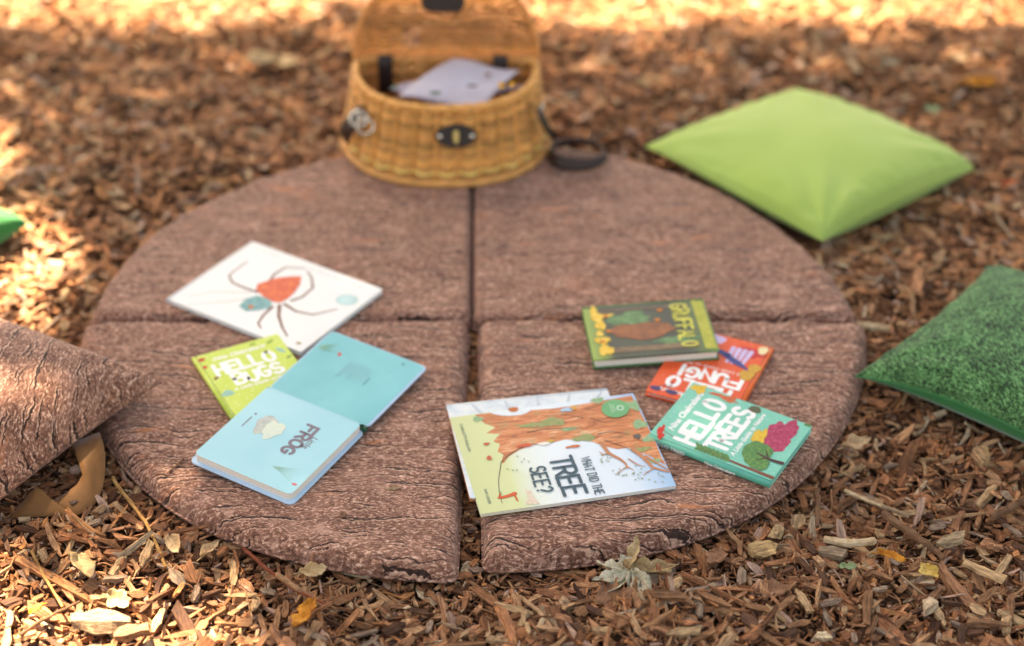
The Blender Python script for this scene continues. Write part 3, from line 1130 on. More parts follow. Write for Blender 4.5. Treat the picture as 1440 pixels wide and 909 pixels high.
def book(name, label, TL, TR, BL, zb, t, m_cover, hard=True, m_spine=None, m_back=None, board=0.0024, corner=0.003, w=None, h=None, BR=None):
    """TL, TR, BL: pixels of the front cover's corners in reading order; zb: height of the underside at those corners"""
    if BR is None:
        p = [at(q[0], q[1], z + t) for q, z in zip((TL, TR, BL), zb)]
        M, ww, hh, c = frame_from(*p)
        w = w or ww; h = h or hh
        org = p[0] - M.to_3x3() @ Vector((0, h, t))
    else:
        zz = list(zb) + [zb[1] + zb[2] - zb[0]]
        p = [at(q[0], q[1], z + t) for q, z in zip((TL, TR, BL, BR), zz)]
        M, ww, hh, c = frame_from(*p)
        w = w or ww; h = h or hh
        org = c - M.to_3x3() @ Vector((w / 2, h / 2, t))
    M.translation = org
    root = empty(name)
    root.matrix_world = M
    tag(root, label, 'book', 'picture books on the mat')
    m_spine = m_spine or m_cover; m_back = m_back or m_cover
    if hard:
        hinge = 0.0075
        MB().prism(rrect(hinge, 0, w, h, corner), t - board, t, 0.0006).build('front_cover', m_cover, root)
        MB().prism(rrect(hinge, 0, w, h, corner), 0, board, 0.0006).build('back_cover', m_back, root)
        # rounded spine with hinge grooves
        prof = [(hinge - 0.0007, t - 0.0006), (hinge - 0.002, t - 0.0010), (0.0035, t - 0.0001), (0.0014, t - 0.0008), (0.0003, t * .72), (0, t * .5), (0.0003, t * .28),
                (0.0014, 0.0008), (0.0035, 0.0001), (hinge - 0.002, 0.0010), (hinge - 0.0007, 0.0006)]
        V = [(x, 0.0004, z) for x, z in prof] + [(x, h - 0.0004, z) for x, z in prof]
        n = len(prof)
        F = [(i, i + 1, n + i + 1, n + i) for i in range(n - 1)]
        o = MB().add(V, F).build('spine', m_spine, root, True)
        md = o.modifiers.new('thickness', 'SOLIDIFY'); md.thickness = 0.0012; md.offset = 1
        MB().prism(rrect(0.0045, 0.0035, w - 0.0035, h - 0.0035, max(0.001, corner - 0.001)), board, t - board).build('pages', M_PAGES, root)
    else:
        MB().prism(rrect(0, 0, w, h, 0.0010, 2), t - 0.0006, t).build('front_cover', m_cover, root)
        MB().prism(rrect(0, 0, w, h, 0.0010, 2), 0, 0.0006).build('back_cover', m_back, root)
        MB().prism([(0, 0.0003), (0.0009, 0.0003), (0.0009, h - 0.0003), (0, h - 0.0003)], 0.0006, t - 0.0006).build('spine', m_spine, root)
        mb = MB()
        k = 5
        for i in range(k):      # signatures
            z0 = 0.0006 + (t - 0.0012) * i / k
            mb.prism(rrect(0.0010, 0.0004, w - 0.0004 - 0.0005 * (i % 2), h - 0.0004 - 0.0003 * ((i + 1) % 2), 0.0008, 2), z0, z0 + (t - 0.0012) / k * 0.93)
        mb.build('pages', M_PAGES, root)
    return root, w, h, t + 0.00018


ZM = MAT_T + 0.0012

# --- white book with a spider on it
m_sp = plain('spider_cover', '#e6eae6', 0.4, 0.45, 0.015, 8)
B, w, h, z = book('picture_book', 'white landscape picture book with an orange and teal spider', (352, 337), (540, 408), (234, 421), (ZM, ZM, ZM), 0.0080, m_sp, corner=0.004, board=.0018, BR=(422, 494))
def mottled(name, c, scale=90):
    b = NB(name)
    nz = b.noise(b.coord(), scale, 5, 0.7)
    b.set(Base_Color=b.ramp(nz, [(0.3, S(c[0])), (0.5, S(c[1])), (0.7, S(c[2]))]), Roughness=0.45)
    return b.m
def sp(px, py):
    """pixel of the photograph to cover metres"""
    q = B.matrix_world.inverted() @ at(px, py, ZM + 0.0080)
    return (q.x, q.y)
m_or = mottled('paint_orange', ('#c93d12', '#e0521c', '#ee7a33'))
m_te = mottled('paint_teal', ('#2f7d80', '#54a0a2', '#8ac0b8'))
m_br = mottled('paint_leg', ('#3f2c22', '#74452c', '#9c6242'), 200)
m_gy = mottled('paint_pale', ('#b8b8aa', '#c4c2b4', '#d4d2c8'), 200)
leg_px = [
    ([(362, 411), (343, 405), (327, 398), (322, 388), (330, 381), (348, 368)], .0028, (1, .4)),
    ([(376, 400), (386, 386), (402, 376), (430, 378)], .0028, (1, .45)),
    ([(410, 423), (425, 418), (440, 405), (438, 390), (432, 382)], .0028, (1, .45)),
    ([(400, 428), (416, 438), (440, 443), (474, 435)], .0030, (1, .4)),
    ([(393, 430), (392, 445), (397, 461), (404, 473)], .0034, (1, .4)),
    ([(383, 432), (370, 444), (363, 455), (367, 462)], .0028, (1, .45)),
    ([(352, 412), (325, 411), (296, 411), (262, 417)], .0018, (.9, .3)),
    ([(350, 420), (325, 424), (300, 426), (263, 428)], .0018, (.9, .3))]
strokes(B, 'printed_legs', [([sp(*q) for q in l], r, tp) for l, r, tp in leg_px[:6]], m_br, z)
strokes(B, 'printed_legs', [([sp(*q) for q in l], r, tp) for l, r, tp in leg_px[6:]], m_gy, z)
patch(B, 'printed_abdomen', [sp(*q) for q in reversed([(360, 408), (362, 400), (374, 396), (390, 391), (410, 389), (424, 389), (422, 400), (414, 412), (404, 421), (394, 426), (384, 425), (372, 419)])], m_or, z + 0.0002)
patch(B, 'printed_head', [sp(*q) for q in reversed([(336, 431), (345, 421), (362, 416), (376, 420), (383, 427), (378, 434), (362, 437), (346, 438)])], m_te, z + 0.0003)
patch(B, 'printed_eye', [sp(353 + 4 * math.cos(-k * math.pi / 6), 432 + 2.6 * math.sin(-k * math.pi / 6)) for k in range(12)], plain('dot_orange', '#cc7a4a'), z + 0.0005)
patch(B, 'printed_seal', [sp(488 + 15.5 * math.cos(-k * math.pi / 14), 422 + 7.5 * math.sin(-k * math.pi / 14)) for k in range(28)], plain('seal_ring', '#9fcfcb', 0.35), z)
patch(B, 'printed_seal', [sp(488 + 12.5 * math.cos(-k * math.pi / 14), 422 + 6 * math.sin(-k * math.pi / 14)) for k in range(28)], plain('seal_blue', '#b2dcd9', 0.35), z + 0.0002)
patch(B, 'printed_mark', [sp(420 + 4 * math.cos(-k * math.pi / 6), 483 + 1.8 * math.sin(-k * math.pi / 6)) for k in range(12)], plain('mark_olive', '#a59a5c'), z)
m_faint = plain('faint_print', '#c6ccc6', 0.45)
strokes(B, 'faint_lettering', [([(w * (.08 + .055 * k), h * .93), (w * (.08 + .055 * k) + w * (.02 + .012 * (k % 3)), h * .93)], .0012, None) for k in range(4)], m_faint, z)
strokes(B, 'faint_lettering', [([(w * (.50 + .06 * k), h * .93), (w * (.50 + .06 * k) + w * (.025 + .014 * (k % 2)), h * .93)], .0015, None) for k in range(7)], m_faint, z)

# --- lime green small book
def dotted(name, base, dot, sc=75, rough=0.4, thr=0.13, var=0.04, base2=None):
    """printed board cover with scattered paler flecks"""
    b = NB(name)
    v = b.coord()
    vo = b.n('TexVoronoi', {'Vector': v, 'Scale': sc}, feature='F1', voronoi_dimensions='2D').outputs['Distance']
    c0 = b.ramp(b.noise(v, 25, 4), [(0.3, S(base)), (0.7, S(base2 or base))])
    c = b.mix(b.ramp(vo, [(thr - 0.03, (0.8,) * 3), (thr, (0, 0, 0))]), c0, S(dot))
    b.set(Base_Color=c, Roughness=rough)
    b.b.inputs['Specular IOR Level'].default_value = 0.4
    return b.m
m_bug = dotted('lime_cover', '#b9d44a', '#d9e7a5', 70, base2='#c6dc62')
B, w, h, z = book('picture_book', 'small lime green book with white capitals half under the open book', (269, 503), (385, 472), (345, 612), (ZM, ZM, ZM), 0.0095, m_bug, w=0.147, h=0.190)
hand_text(B, 'HELLO', .022, h - .066, .096, .028, .0034, P_WHITE, z, wob=.06, gap=.32, seed=1)
hand_text(B, 'BUGS', .040, h - .104, .078, .028, .0034, P_WHITE, z, wob=.06, gap=.32, seed=2)
font_text(B, 'Nina Chakrabarti', .028, h - .026, .0125, P_WHITE, z, shear=.25, bold=.0004, name='script_lettering')
font_text(B, 'A Little Guide to Nature', .030, h - .117, .0100, P_WHITE, z, shear=.25, bold=.0003, name='script_lettering')
m_red, m_dk, m_blu = plain('print_red', '#cf4a2e'), plain('print_dark', '#4d5a3a'), plain('print_bluegreen', '#8cc3b0')
patch(B, 'printed_ladybird', blob(.012, h - .014, .006, .005, 14, .06, 1), m_red, z)
patch(B, 'printed_ladybird', blob(.010, h - .036, .004, .0045, 14, .06, 2), m_red, z)
patch(B, 'printed_beetle', blob(.016, h - .072, .0055, .003, 14, .1, 3, .6), plain('print_brown', '#7a4a2c'), z)
patch(B, 'printed_moth', blob(.018, h - .118, .010, .008, 16, .2, 5), m_blu, z)
patch(B, 'printed_leaf', blob(.128, h - .016, .008, .003, 16, .1, 6, .5), plain('print_leaf', '#86a94a'), z)
patch(B, 'printed_leaf', blob(.134, h - .046, .010, .004, 16, .1, 7, -1.1), m_blu, z)
patch(B, 'printed_leaf', blob(.100, h - .010, .006, .003, 16, .1, 8, .2), plain('print_leaf', '#86a94a'), z)
patch(B, 'printed_fly', blob(.139, h - .070, .005, .0018, 16, .2, 9, .2), m_dk, z)
strokes(B, 'spine_stripe', [([(.0055, .01), (.0055, h - .01)], .0006, None)], plain('pale_lime', '#d7e68c'), z + .0003)

# --- open pale blue board book
def streaky(name, c0, c1, streak, sc=(60, 6, 1)):
    b = NB(name)
    v = b.coord()
    n1 = b.noise(v, 7, 3)
    n2 = b.noise(b.n('Mapping', {'Vector': v, 'Scale': sc}).outputs[0], 4.0, 3, 0.6)
    c = b.ramp(n1, [(0.35, S(c0)), (0.65, S(c1))])
    c = b.mix(b.ramp(n2, [(0.66, (0, 0, 0)), (0.74, (0.35,) * 3)]), c, S(streak))
    b.set(Base_Color=c, Roughness=0.32)
    b.b.inputs['Specular IOR Level'].default_value = 0.45
    return b.m


def frog_book():
    zc = ZM
    lift = 0.0095
    TL, TR, BL = at(605, 520, zc + .008), at(410, 706, zc + .003), at(465, 472, zc + .008 + lift)
    M, w, h, c_ = frame_from(TL, TR, BL, at(265, 644, zc + .003 + lift))
    w *= 1.03
    org = c_ - M.to_3x3() @ Vector((w / 2, h / 2, 0)); M.translation = org
    root = empty('board_book'); root.matrix_world = M
    tag(root, 'open pale blue board book with its teal inside cover folded back', 'book', 'picture books on the mat')
    sky_e = plain('blue_board_edge', '#a9cde4', 0.4, 0.4, 0.03)
    teal = streaky('teal_endpaper', '#4fb9c0', '#66c8cd', '#94dcdc')
    pale = streaky('pale_page', '#8bd0da', '#98d9e0', '#bdeaec')
    xs = w * 0.478
    # left cover board with endpaper, right cover board, spine, page block
    MB().prism(rrect(0, 0, xs - .004, h, .010), -.0005, .0026, .0007).build('front_cover', sky_e, root)
    MB().prism(rrect(.0022, .0026, xs - .0045, h - .0042, .008), .0026, .0030).build('endpaper', teal, root)
    MB().prism(rrect(xs + .004, 0, w, h, .010), -.0030, .0002, .0007).build('back_cover', sky_e, root)
    MB().prism(rrect(xs - .0035, .0005, xs + .0035, h - .0005, .0008), -.0030, .0052, .0006).build('spine', plain('green_spine', '#1f5e45', 0.45), root)
    m_pg = M_PAGES
    mb = MB()
    for k in range(5):
        mb.prism(rrect(xs + .003 + .0002 * (k % 2), .0052, w - .0062 - .0003 * (k % 2), h - .0062, .009), .0002 + .0023 * k, .0024 + .0023 * k, .0003)
    mb.build('board_pages', m_pg, root)
    zt_ = .0002 + .0023 * 4 + .0022
    MB().prism(rrect(xs + .003, .0052, w - .0062, h - .0062, .009), zt_ + .0001, zt_ + .0006, .0002).build('title_page', pale, root)
    # gutter strip bridging page and cover
    z1 = zt_ + .0008
    X0 = xs + .003; PW_, PH_ = w - .0062 - X0, h - .0114
    V = []
    for k in range(7):
        t = k / 6
        V += [(xs - .0045 + t * .0095, .0052, .0031 + (z1 - .0031) * t ** .7), (xs - .0045 + t * .0095, h - .0062, .0031 + (z1 - .0031) * t ** .7)]
    MB().add(V, [(2 * i, 2 * i + 2, 2 * i + 3, 2 * i + 1) for i in range(6)]).build('gutter', pale, root, True)
    ink = plain('grey_ink', '#77707c', 0.45)
    # title page: reading direction along x, top of page at y = h
    fx = lambda px, py: tuple((M.inverted() @ at(px, py, zc + .0175))[:2])
    g0, g1 = fx(434, 612), fx(398, 646)
    hand_text(root, 'FROG', X0 + PW_ * .24, h - PH_ * .43, PW_ * .38, .0185, .0027, ink, z1, wob=.04, gap=.28, seed=5)
    font_text(root, 'Little', X0 + PW_ * .34, h - PH_ * .30, .0145, ink, z1, shear=.1, name='script_lettering', bold=.0001)
    patch(root, 'printed_pebble', blob(X0 + PW_ * .42, h - PH_ * .745, .024, .014, 22, .14, 3), mottled('pebble_grey', ('#9aa7a0', '#b4beb6', '#c6cfc3'), 120), z1)
    patch(root, 'printed_pebble', blob(X0 + PW_ * .44, h - PH_ * .645, .021, .015, 22, .22, 4), mottled('pebble_cream', ('#c4d8c8', '#cfe0cc', '#dcdcc4'), 120), z1 + .0002)
    patch(root, 'printed_logo', blob(X0 + PW_ * .35, h - PH_ * .90, .0022, .0022, 12, .05, 4), ink, z1)
    strokes(root, 'printed_logo', [([(X0 + PW_ * .40, h - PH_ * .905), (X0 + PW_ * .53, h - PH_ * .905)], .0009, None)], ink, z1)
    gr = plain('print_weed', '#7fb7a5', 0.4); pk = plain('print_coral', '#d9737c', 0.4); gr2 = plain('print_weed_green', '#6fae84', 0.4)
    bx, by = X0 + PW_ * .80, h - PH_ * .30
    strokes(root, 'printed_weed', [([(bx, by - .012), (bx + .002 * k - .006, by + .004), (bx + .006 * k - .014, by + .026 + .003 * (k % 3))], .0007, (1, .3)) for k in range(6)], gr, z1)
    patch(root, 'printed_petal', blob(X0 + PW_ * .885, h - PH_ * .085, .0026, .0045, 12, .05, 4), pk, z1)
    # inside cover
    ze = .0033
    e = plain('teal_print', '#76bdbd', 0.4)
    lines = []
    for k in range(8):
        x0 = xs * .40 + k * .0062
        ln = h * (.17 + .10 * ((k * 7) % 5) / 5)
        lines.append(([(xs * .30 + .0 * k, h * .62 - k * .0058), (xs * .30 + ln, h * .62 - k * .0058)], .0008, None))
    strokes(root, 'faint_text_block', lines, e, ze)
    strokes(root, 'printed_logo', [([(xs * .42, h * .66), (xs * .52, h * .66)], .0011, None)], plain('teal_logo', '#3d9090', 0.4), ze)
    strokes(root, 'printed_weed', [([(xs * .26, h * .05), (xs * .24 + .003 * k - .006, h * .10), (xs * .19 + .006 * k - .008, h * .17)], .0011, (1, .3)) for k in range(5)], gr2, ze)
    strokes(root, 'printed_weed', [([(xs * .30, h * .06), (xs * .29, h * .12), (xs * .245, h * .22)], .0009, (1, .4))], gr2, ze + .0001)
    patch(root, 'printed_petal', blob(xs * .265, h * .255, .0052, .0030, 12, .05, 4, .5), plain('print_coral_red', '#d5524f', 0.4), ze)
    patch(root, 'printed_fly', blob(xs * .09, h * .80, .0022, .0022, 12, .1, 4), plain('print_fly', '#2b6b52', 0.4), ze)
    # green and yellow bookmark band wrapping the cover edge
    MB().prism(rrect(w * .805, -.0006, w * .83, .004, .0004, 2), -.0034, .0008).build('edge_band', plain('band_green', '#3f7d5c', .5), root)
    return root


frog_book()

# --- hardback under the tree book
def wash(name, stops, axis='X', scale=1.0, rough=0.35, noise_amt=0.25, nscale=14):
    b = NB(name)
    v = b.coord()
    sep = b.n('SeparateXYZ', {0: v}).outputs[axis]
    nz = b.noise(v, nscale, 6, 0.65)
    f = b.math('ADD', b.math('DIVIDE', sep, scale), b.math('MULTIPLY', b.math('SUBTRACT', nz, 0.5), noise_amt))
    b.set(Base_Color=b.ramp(f, stops), Roughness=rough)
    b.b.inputs['Specular IOR Level'].default_value = 0.45
    return b.m
def project(p):
    q = cam.matrix_world.inverted() @ p
    return (720 + F_PX * q.x / -q.z, 454.5 - F_PX * q.y / -q.z)
_a, _b = at(627, 568, ZM + .0075), at(661, 701, ZM + .0075)
_y = Vector((0, 0, 1)).cross((_b - _a).normalized()) * 0.255
UND = (project(_a + _y), project(_b + _y), (627, 568))
m_un = mottled('pale_blue_wash', ('#b4c9d6', '#d3e1e4', '#e6ecea'), 30)
B, w, h, z = book('picture_book', 'pale blue washed hardback mostly hidden beneath the tree book', *UND, (ZM, ZM, ZM), 0.0075, m_un, BR=(661, 701),
                  m_back=plain('rust_back', '#a5603a'), board=.0016)
for k in range(0, 13, 3):
    strokes(B, 'printed_stem', [([(.010, .040 + .017 * k), (.034 + .006 * (k % 3), .050 + .015 * k)], .0034, (.5, 1))], plain('print_slate', '#bccbd2'), z)
Z2 = ZM + 0.0077

# --- tree book
m_tb = wash('tree_cover_wash', [(0.0, S('#c3cf96')), (0.20, S('#ccd8a0')), (0.30, S('#d9e6d8')), (0.45, S('#dcebef')), (0.8, S('#cfe3ee')), (1.0, S('#8fbfe0'))], 'Y', 0.292, 0.3, 0.10, 18)
B, w, h, z = book('picture_book', 'large thin paperback showing a big orange tree trunk and pale sky', (888, 557), (957, 687), (627, 585), (Z2, Z2 - .0065, Z2), 0.0058, m_tb, hard=False, BR=(680, 718))
def bk(px, py, zz=ZM + .010):
    q = B.matrix_world.inverted() @ at(px, py, zz)
    return (q.x, q.y)
def inside(p, e=.0006):
    return (min(max(p[0], e), w - e), min(max(p[1], e), h - e))
b_ = NB('trunk_wash')
_v = b_.coord(); _mv = b_.n('Mapping', {'Vector': _v, 'Scale': (110, 16, 1)}).outputs[0]
_n1 = b_.noise(_mv, 1.0, 6, 0.7, 1.2); _n2 = b_.noise(_v, 42, 5, 0.7)
_c = b_.ramp(_n1, [(0.30, S('#4f3626')), (0.40, S('#b8663a')), (0.55, S('#d98550')), (0.66, S('#ecc09a'))])
_c = b_.mix(b_.ramp(_n2, [(0.54, (0, 0, 0)), (0.66, (0.55,) * 3)]), _c, S('#9c9560'))
b_.set(Base_Color=_c, Roughness=0.3)
m_trunk = b_.m
m_moss = mottled('moss_wash', ('#6b7f4a', '#8d9c62', '#b09a66'), 160)
m_moss2 = mottled('moss_green', ('#5c9a6a', '#7fb083', '#b9a77c'), 160)
m_inkt = plain('print_teal_ink', '#2c5260', 0.35)
trunk_px = [(668, 586), (700, 582), (740, 580), (780, 577), (830, 569), (888, 559), (905, 590), (922, 622), (930, 642), (938, 654), (926, 648), (912, 640), (898, 636), (884, 630), (868, 632), (850, 628), (832, 622), (812, 620), (795, 619),
            (770, 625), (748, 627), (730, 634), (716, 642), (708, 652), (705, 650), (708, 640), (700, 636), (703, 626), (694, 622), (703, 612), (684, 611), (697, 603), (682, 598)]
pp = [inside(bk(*q)) for q in trunk_px]
def poly_up(pts):
    a = sum(pts[i - 1][0] * pts[i][1] - pts[i][0] * pts[i - 1][1] for i in range(len(pts)))
    return pts if a > 0 else pts[::-1]
patch(B, 'printed_trunk', poly_up(pp), m_trunk, z)
patch(B, 'printed_window', poly_up([inside(bk(715 + 32 * math.cos(k * .314), 577.5 + 10 * math.sin(k * .314)), .0008) for k in range(20)]), plain('print_ice', '#d8e8ec', .3), z + .0002)
patch(B, 'printed_hood', blob(*bk(722, 579), .006, .008, 14, .08, 3), plain('print_ginger', '#c9713f'), z + .0004)
for i, (x, y, a, c, m) in enumerate(((775, 596, .010, .022, m_moss), (745, 600, .005, .018, m_moss), (822, 617, .008, .018, m_moss), (840, 566, .007, .010, m_moss2), (892, 572, .012, .013, m_moss2),
                                    (900, 598, .010, .012, m_moss2), (913, 618, .007, .011, m_moss2), (903, 632, .005, .014, m_moss), (920, 648, .005, .010, m_moss2), (800, 605, .004, .012, m_moss2), (672, 592, .006, .008, m_moss2))):
    patch(B, 'printed_moss', poly_up([inside(q) for q in blob(*bk(x, y), a, c, 20, .25, i)]), m, z + .0003 + 1e-5 * i)
m_line = plain('print_outline', '#4a4038', .35)
tw = lambda L: [inside(bk(*q)) for q in L]
strokes(B, 'printed_bark_lines', [
    (tw([(742, 610), (760, 606), (790, 604), (820, 603)]), .0012, (.6, .3)), (tw([(840, 612), (860, 608), (885, 612)]), .0010, (.8, .3)),
    (tw([(830, 590), (850, 596), (872, 592)]), .0008, (.8, .3)), (tw([(705, 650), (716, 640), (730, 632), (748, 626), (770, 624)]), .0006, None),
    (tw([(765, 588), (795, 585), (820, 590)]), .0007, (.4, .8)), (tw([(850, 620), (880, 630), (905, 645)]), .0008, (.8, .3))], m_line, z + .0006)
strokes(B, 'printed_hillside', [(tw([(705, 650), (703, 662), (701, 676), (702, 690), (706, 706)]), .0007, (1, .6))], m_line, z + .0002)
br = plain('print_branch', '#c4805a', .35)
strokes(B, 'printed_branches', [
    (tw([(845, 624), (856, 638), (872, 646), (880, 652), (882, 658)]), .0034, (1, .35)), (tw([(882, 656), (874, 661), (868, 667)]), .0011, (1, .4)), (tw([(882, 656), (892, 661)]), .0011, (1, .4)),
    (tw([(890, 632), (905, 644), (918, 657), (940, 663)]), .0040, (1, .4)), (tw([(908, 642), (922, 650), (944, 660)]), .0026, (1, .4)), (tw([(918, 659), (910, 664), (905, 668)]), .0010, (1, .4)), (tw([(858, 638), (848, 640), (843, 636)]), .0018, (1, .3)),
    (tw([(884, 646), (898, 654), (908, 656)]), .0014, (1, .3))], br, z + .0008)
r_ = random.Random(4)
spec = []
for k in range(46):
    x, y = r_.choice([(872, 664), (905, 671), (930, 671), (850, 644), (895, 664), (725, 648), (715, 662), (706, 694)])
    q = bk(x + r_.gauss(0, 9), y + r_.gauss(0, 4))
    if .003 < q[0] < w - .005 and .003 < q[1] < h - .005: spec.append((*q, .0042, .0022, r_.uniform(0, 6.28)))
leafy(B, 'printed_leaves', spec, plain('print_sage', '#8f9a72', .35), z + .0010)
for (x, y, a, c, colr) in ((684, 626, .003, .005, '#cf5a3c'), (688, 645, .005, .004, '#cf5a3c'), (738, 628, .004, .012, '#d0563a'), (766, 625, .004, .011, '#e8e2d2'), (774, 622, .0035, .005, '#d3b13e'), (806, 629, .003, .012, '#d3703c'),
                           (797, 579, .005, .010, '#9fc3da'), (806, 577, .004, .006, '#e0a04a'), (896, 615, .006, .006, '#5a5650')):
    patch(B, 'printed_figure', poly_up([inside(q) for q in blob(*bk(x, y), a, c, 14, .2, int(x))]), plain('print_dab', colr, .35), z + .0009)
strokes(B, 'printed_fox', [(tw([(702, 699), (708, 698), (716, 696), (724, 693)]), .0034, (.7, 1)), (tw([(703, 697), (703, 693)]), .0018, (1, .5)), (tw([(722, 692), (728, 703)]), .0016, (1, .7))], plain('print_fox', '#d5582c', .35), z + .0004)
patch(B, 'printed_rock', poly_up([bk(*q) for q in ((738, 685), (742, 690), (746, 688), (752, 699), (760, 707), (740, 708), (742, 698))]), mottled('print_tan', ('#c9b49a', '#dccbb4', '#e4d8c6'), 200), z + .0004)
patch(B, 'printed_badge', poly_up([bk(865 + 19.5 * math.cos(k * math.pi / 15), 577.5 + 12.2 * math.sin(k * math.pi / 15)) for k in range(30)]), plain('badge_green', '#57ac74', .3), z + .0012)
ringb = [bk(872 + 4.2 * math.cos(k * math.pi / 8), 577 + 3.0 * math.sin(k * math.pi / 8)) for k in range(17)]
strokes(B, 'badge_ring', [(ringb, .0009, None)], plain('badge_pale', '#cfe8d6', .3), z + .0015)
strokes(B, 'badge_text', [(tw([(857 + 2.4 * k - 0.5, 571 + k), (861 + 2.4 * k, 584 - k)]), .0005, None) for k in range(3)], plain('badge_pale_text', '#a9d8b6', .3), z + .0015)
def title(text, b0, b1, t0, weight, dz, gap, seed):
    p0, p1, q = bk(*b0), bk(*b1), bk(*t0)
    hand_text(B, text, p0[0], (p0[1] + p1[1]) / 2, p1[0] - p0[0], q[1] - p0[1], weight, m_inkt, z + dz, 'title_lettering', .03, gap, seed=seed)
title('WHAT DID THE', (814, 645), (840, 694), (826, 643), .0009, .0010, .34, 3)
title('TREE', (771, 646), (796, 696), (801, 642), .0026, .0011, .28, 4)
title('SEE?', (742, 659), (759, 693), (763, 657), .0017, .0012, .38, 6)
font_text(B, 'CHARLOTTE GUILLAIN', *bk(646, 599), .0064, m_inkt, z + .0003, name='author_lettering')
font_text(B, 'SAM USHER', *bk(680, 687), .0064, m_inkt, z + .0003, name='author_lettering')

# --- orange book, partly covered by two others
m_fu = dotted('orange_cover', '#ea5124', '#f0a08c', 60, thr=.07, base2='#ef5f30')
B, w, h, z = book('picture_book', 'small bright orange book with printed mushrooms under two others', (1037, 584), (912, 550), (1086, 489), (ZM, ZM, ZM), 0.0095, m_fu, w=.150, h=.198,
                  m_spine=plain('orange_spine', '#ee6a30', .4))
hand_text(B, 'HELLO', .028, h - .054, .098, .026, .0037, P_WHITE, z, wob=.06, gap=.30, seed=7)
hand_text(B, 'FUNGI', .020, h - .092, .100, .027, .0037, P_WHITE, z, wob=.07, gap=.30, seed=8)
font_text(B, 'Nina Chakrabarti', .040, h - .020, .0135, P_WHITE, z, shear=.25, bold=.0004, name='script_lettering')
font_text(B, 'A Little Guide to Nature', .026, h - .106, .0110, plain('pink_ink', '#f3c8c0'), z, shear=.25, bold=.0003, name='script_lettering')
m_lav, m_nav, m_och = plain('print_lavender', '#cdbfe4'), plain('print_navy', '#3a4a86'), mottled('print_ochre', ('#b8801e', '#cf9a2c', '#dcae4a'), 200)
strokes(B, 'printed_mushroom_stems', [([(.030 + .010 * k, h - .170), (.034 + .008 * k, h - .128)], .0042, (1, .6)) for k in range(4)], m_lav, z + .0003)
patch(B, 'printed_mushroom_cap', blob(.105, h - .182, .030, .012, 22, .15, 3, .1), m_lav, z)
patch(B, 'printed_mushroom_cap', blob(.030, h - .168, .022, .014, 20, .2, 5), plain('print_crimson', '#d0383a'), z)
patch(B, 'printed_mushroom_cap', blob(.046, h - .134, .026, .0065, 20, .2, 6, -.5), m_nav, z + .0005)
patch(B, 'printed_mushroom_cap', blob(.072, h - .150, .016, .006, 20, .2, 7, -.3), m_nav, z + .0005)
patch(B, 'printed_mushroom_cap', blob(.095, h - .140, .012, .013, 20, .1, 8), plain('print_red_cap', '#c9301f'), z + .0004)
patch(B, 'printed_bracket', blob(.018, h - .106, .012, .015, 20, .12, 9), m_och, z + .0004)
patch(B, 'printed_bracket', blob(.012, h - .128, .010, .012, 20, .12, 10), m_och, z + .0005)
patch(B, 'printed_bracket', blob(.014, h - .182, .008, .012, 20, .12, 11), plain('print_cream', '#e9d9a6'), z + .0005)
strokes(B, 'printed_berry_stalks', [([(.118, h - .040), (.122, h - .026), (.118, h - .014)], .0010, None), ([(.122, h - .030), (.138, h - .018)], .0010, None)], plain('print_plum', '#5a3550'), z)
patch(B, 'printed_berry', blob(.112, h - .014, .010, .006, 16, .1, 12), plain('print_berry', '#4a3f6a'), z + .0003)
patch(B, 'printed_berry', blob(.138, h - .014, .009, .006, 16, .1, 13), plain('print_berry', '#4a3f6a'), z + .0003)

# --- turquoise book lying across the orange one
m_tr = dotted('turquoise_cover', '#62c2ab', '#b4e3d6', 90, thr=.09, base2='#6fcab4')
B, w, h, z = book('picture_book', 'small turquoise book with printed trees lying over the orange book', (915, 609), (976, 543), (1084, 676), (ZM + .001, ZM + .010, ZM), 0.0115, m_tr, BR=(1135, 601), w=.149, h=.203,
                  m_spine=plain('turquoise_spine', '#46b39c', .4))
hand_text(B, 'HELLO', .018, h - .070, .106, .032, .0039, P_WHITE, z, wob=.05, gap=.32, seed=9)
hand_text(B, 'TREES', .026, h - .116, .104, .032, .0039, P_WHITE, z, wob=.05, gap=.32, seed=10)
font_text(B, 'Nina Chakrabarti', .030, h - .028, .0145, P_WHITE, z, shear=.25, bold=.0005, name='script_lettering')
font_text(B, 'A Little Guide to Nature', .026, h - .132, .0108, P_WHITE, z, shear=.25, bold=.0003, name='script_lettering')
m_fol = mottled('print_foliage', ('#2c6a3a', '#3f8548', '#7a9a3e'), 220)
m_mar = mottled('print_maroon', ('#8f2446', '#b33058', '#c85878'), 160)
m_yel = mottled('print_yellow', ('#c99a1c', '#dfb234', '#e6c862'), 160)
m_stem = plain('print_brown_stem', '#7c4a3a', .4)
patch(B, 'printed_crown', blob(.096, h - .168, .034, .019, 26, .18, 3, .35), m_mar, z)
patch(B, 'printed_crown', blob(.122, h - .176, .022, .014, 24, .18, 4), m_mar, z + .0002)
patch(B, 'printed_crown', blob(.082, h - .146, .022, .010, 24, .3, 5, .2), m_yel, z + .0003)
patch(B, 'printed_crown', blob(.050, h - .158, .026, .022, 30, .08, 6), m_fol, z + .0005)
patch(B, 'printed_crown', blob(.032, h - .170, .016, .016, 26, .1, 7), m_fol, z + .0006)
strokes(B, 'printed_trunk', [([(.048, .003), (.046, h - .178), (.050, h - .158)], .0030, (1.2, .3)), ([(.047, h - .175), (.034, h - .164)], .0014, (1, .3)), ([(.047, h - .178), (.064, h - .166)], .0014, (1, .3))], plain('print_dark_trunk', '#4a2f30', .4), z + .0008)
strokes(B, 'printed_stem', [([(.013, .002), (.014, h * .30), (.016, h * .62)], .0026, (1.3, .4))], m_stem, z + .0003)
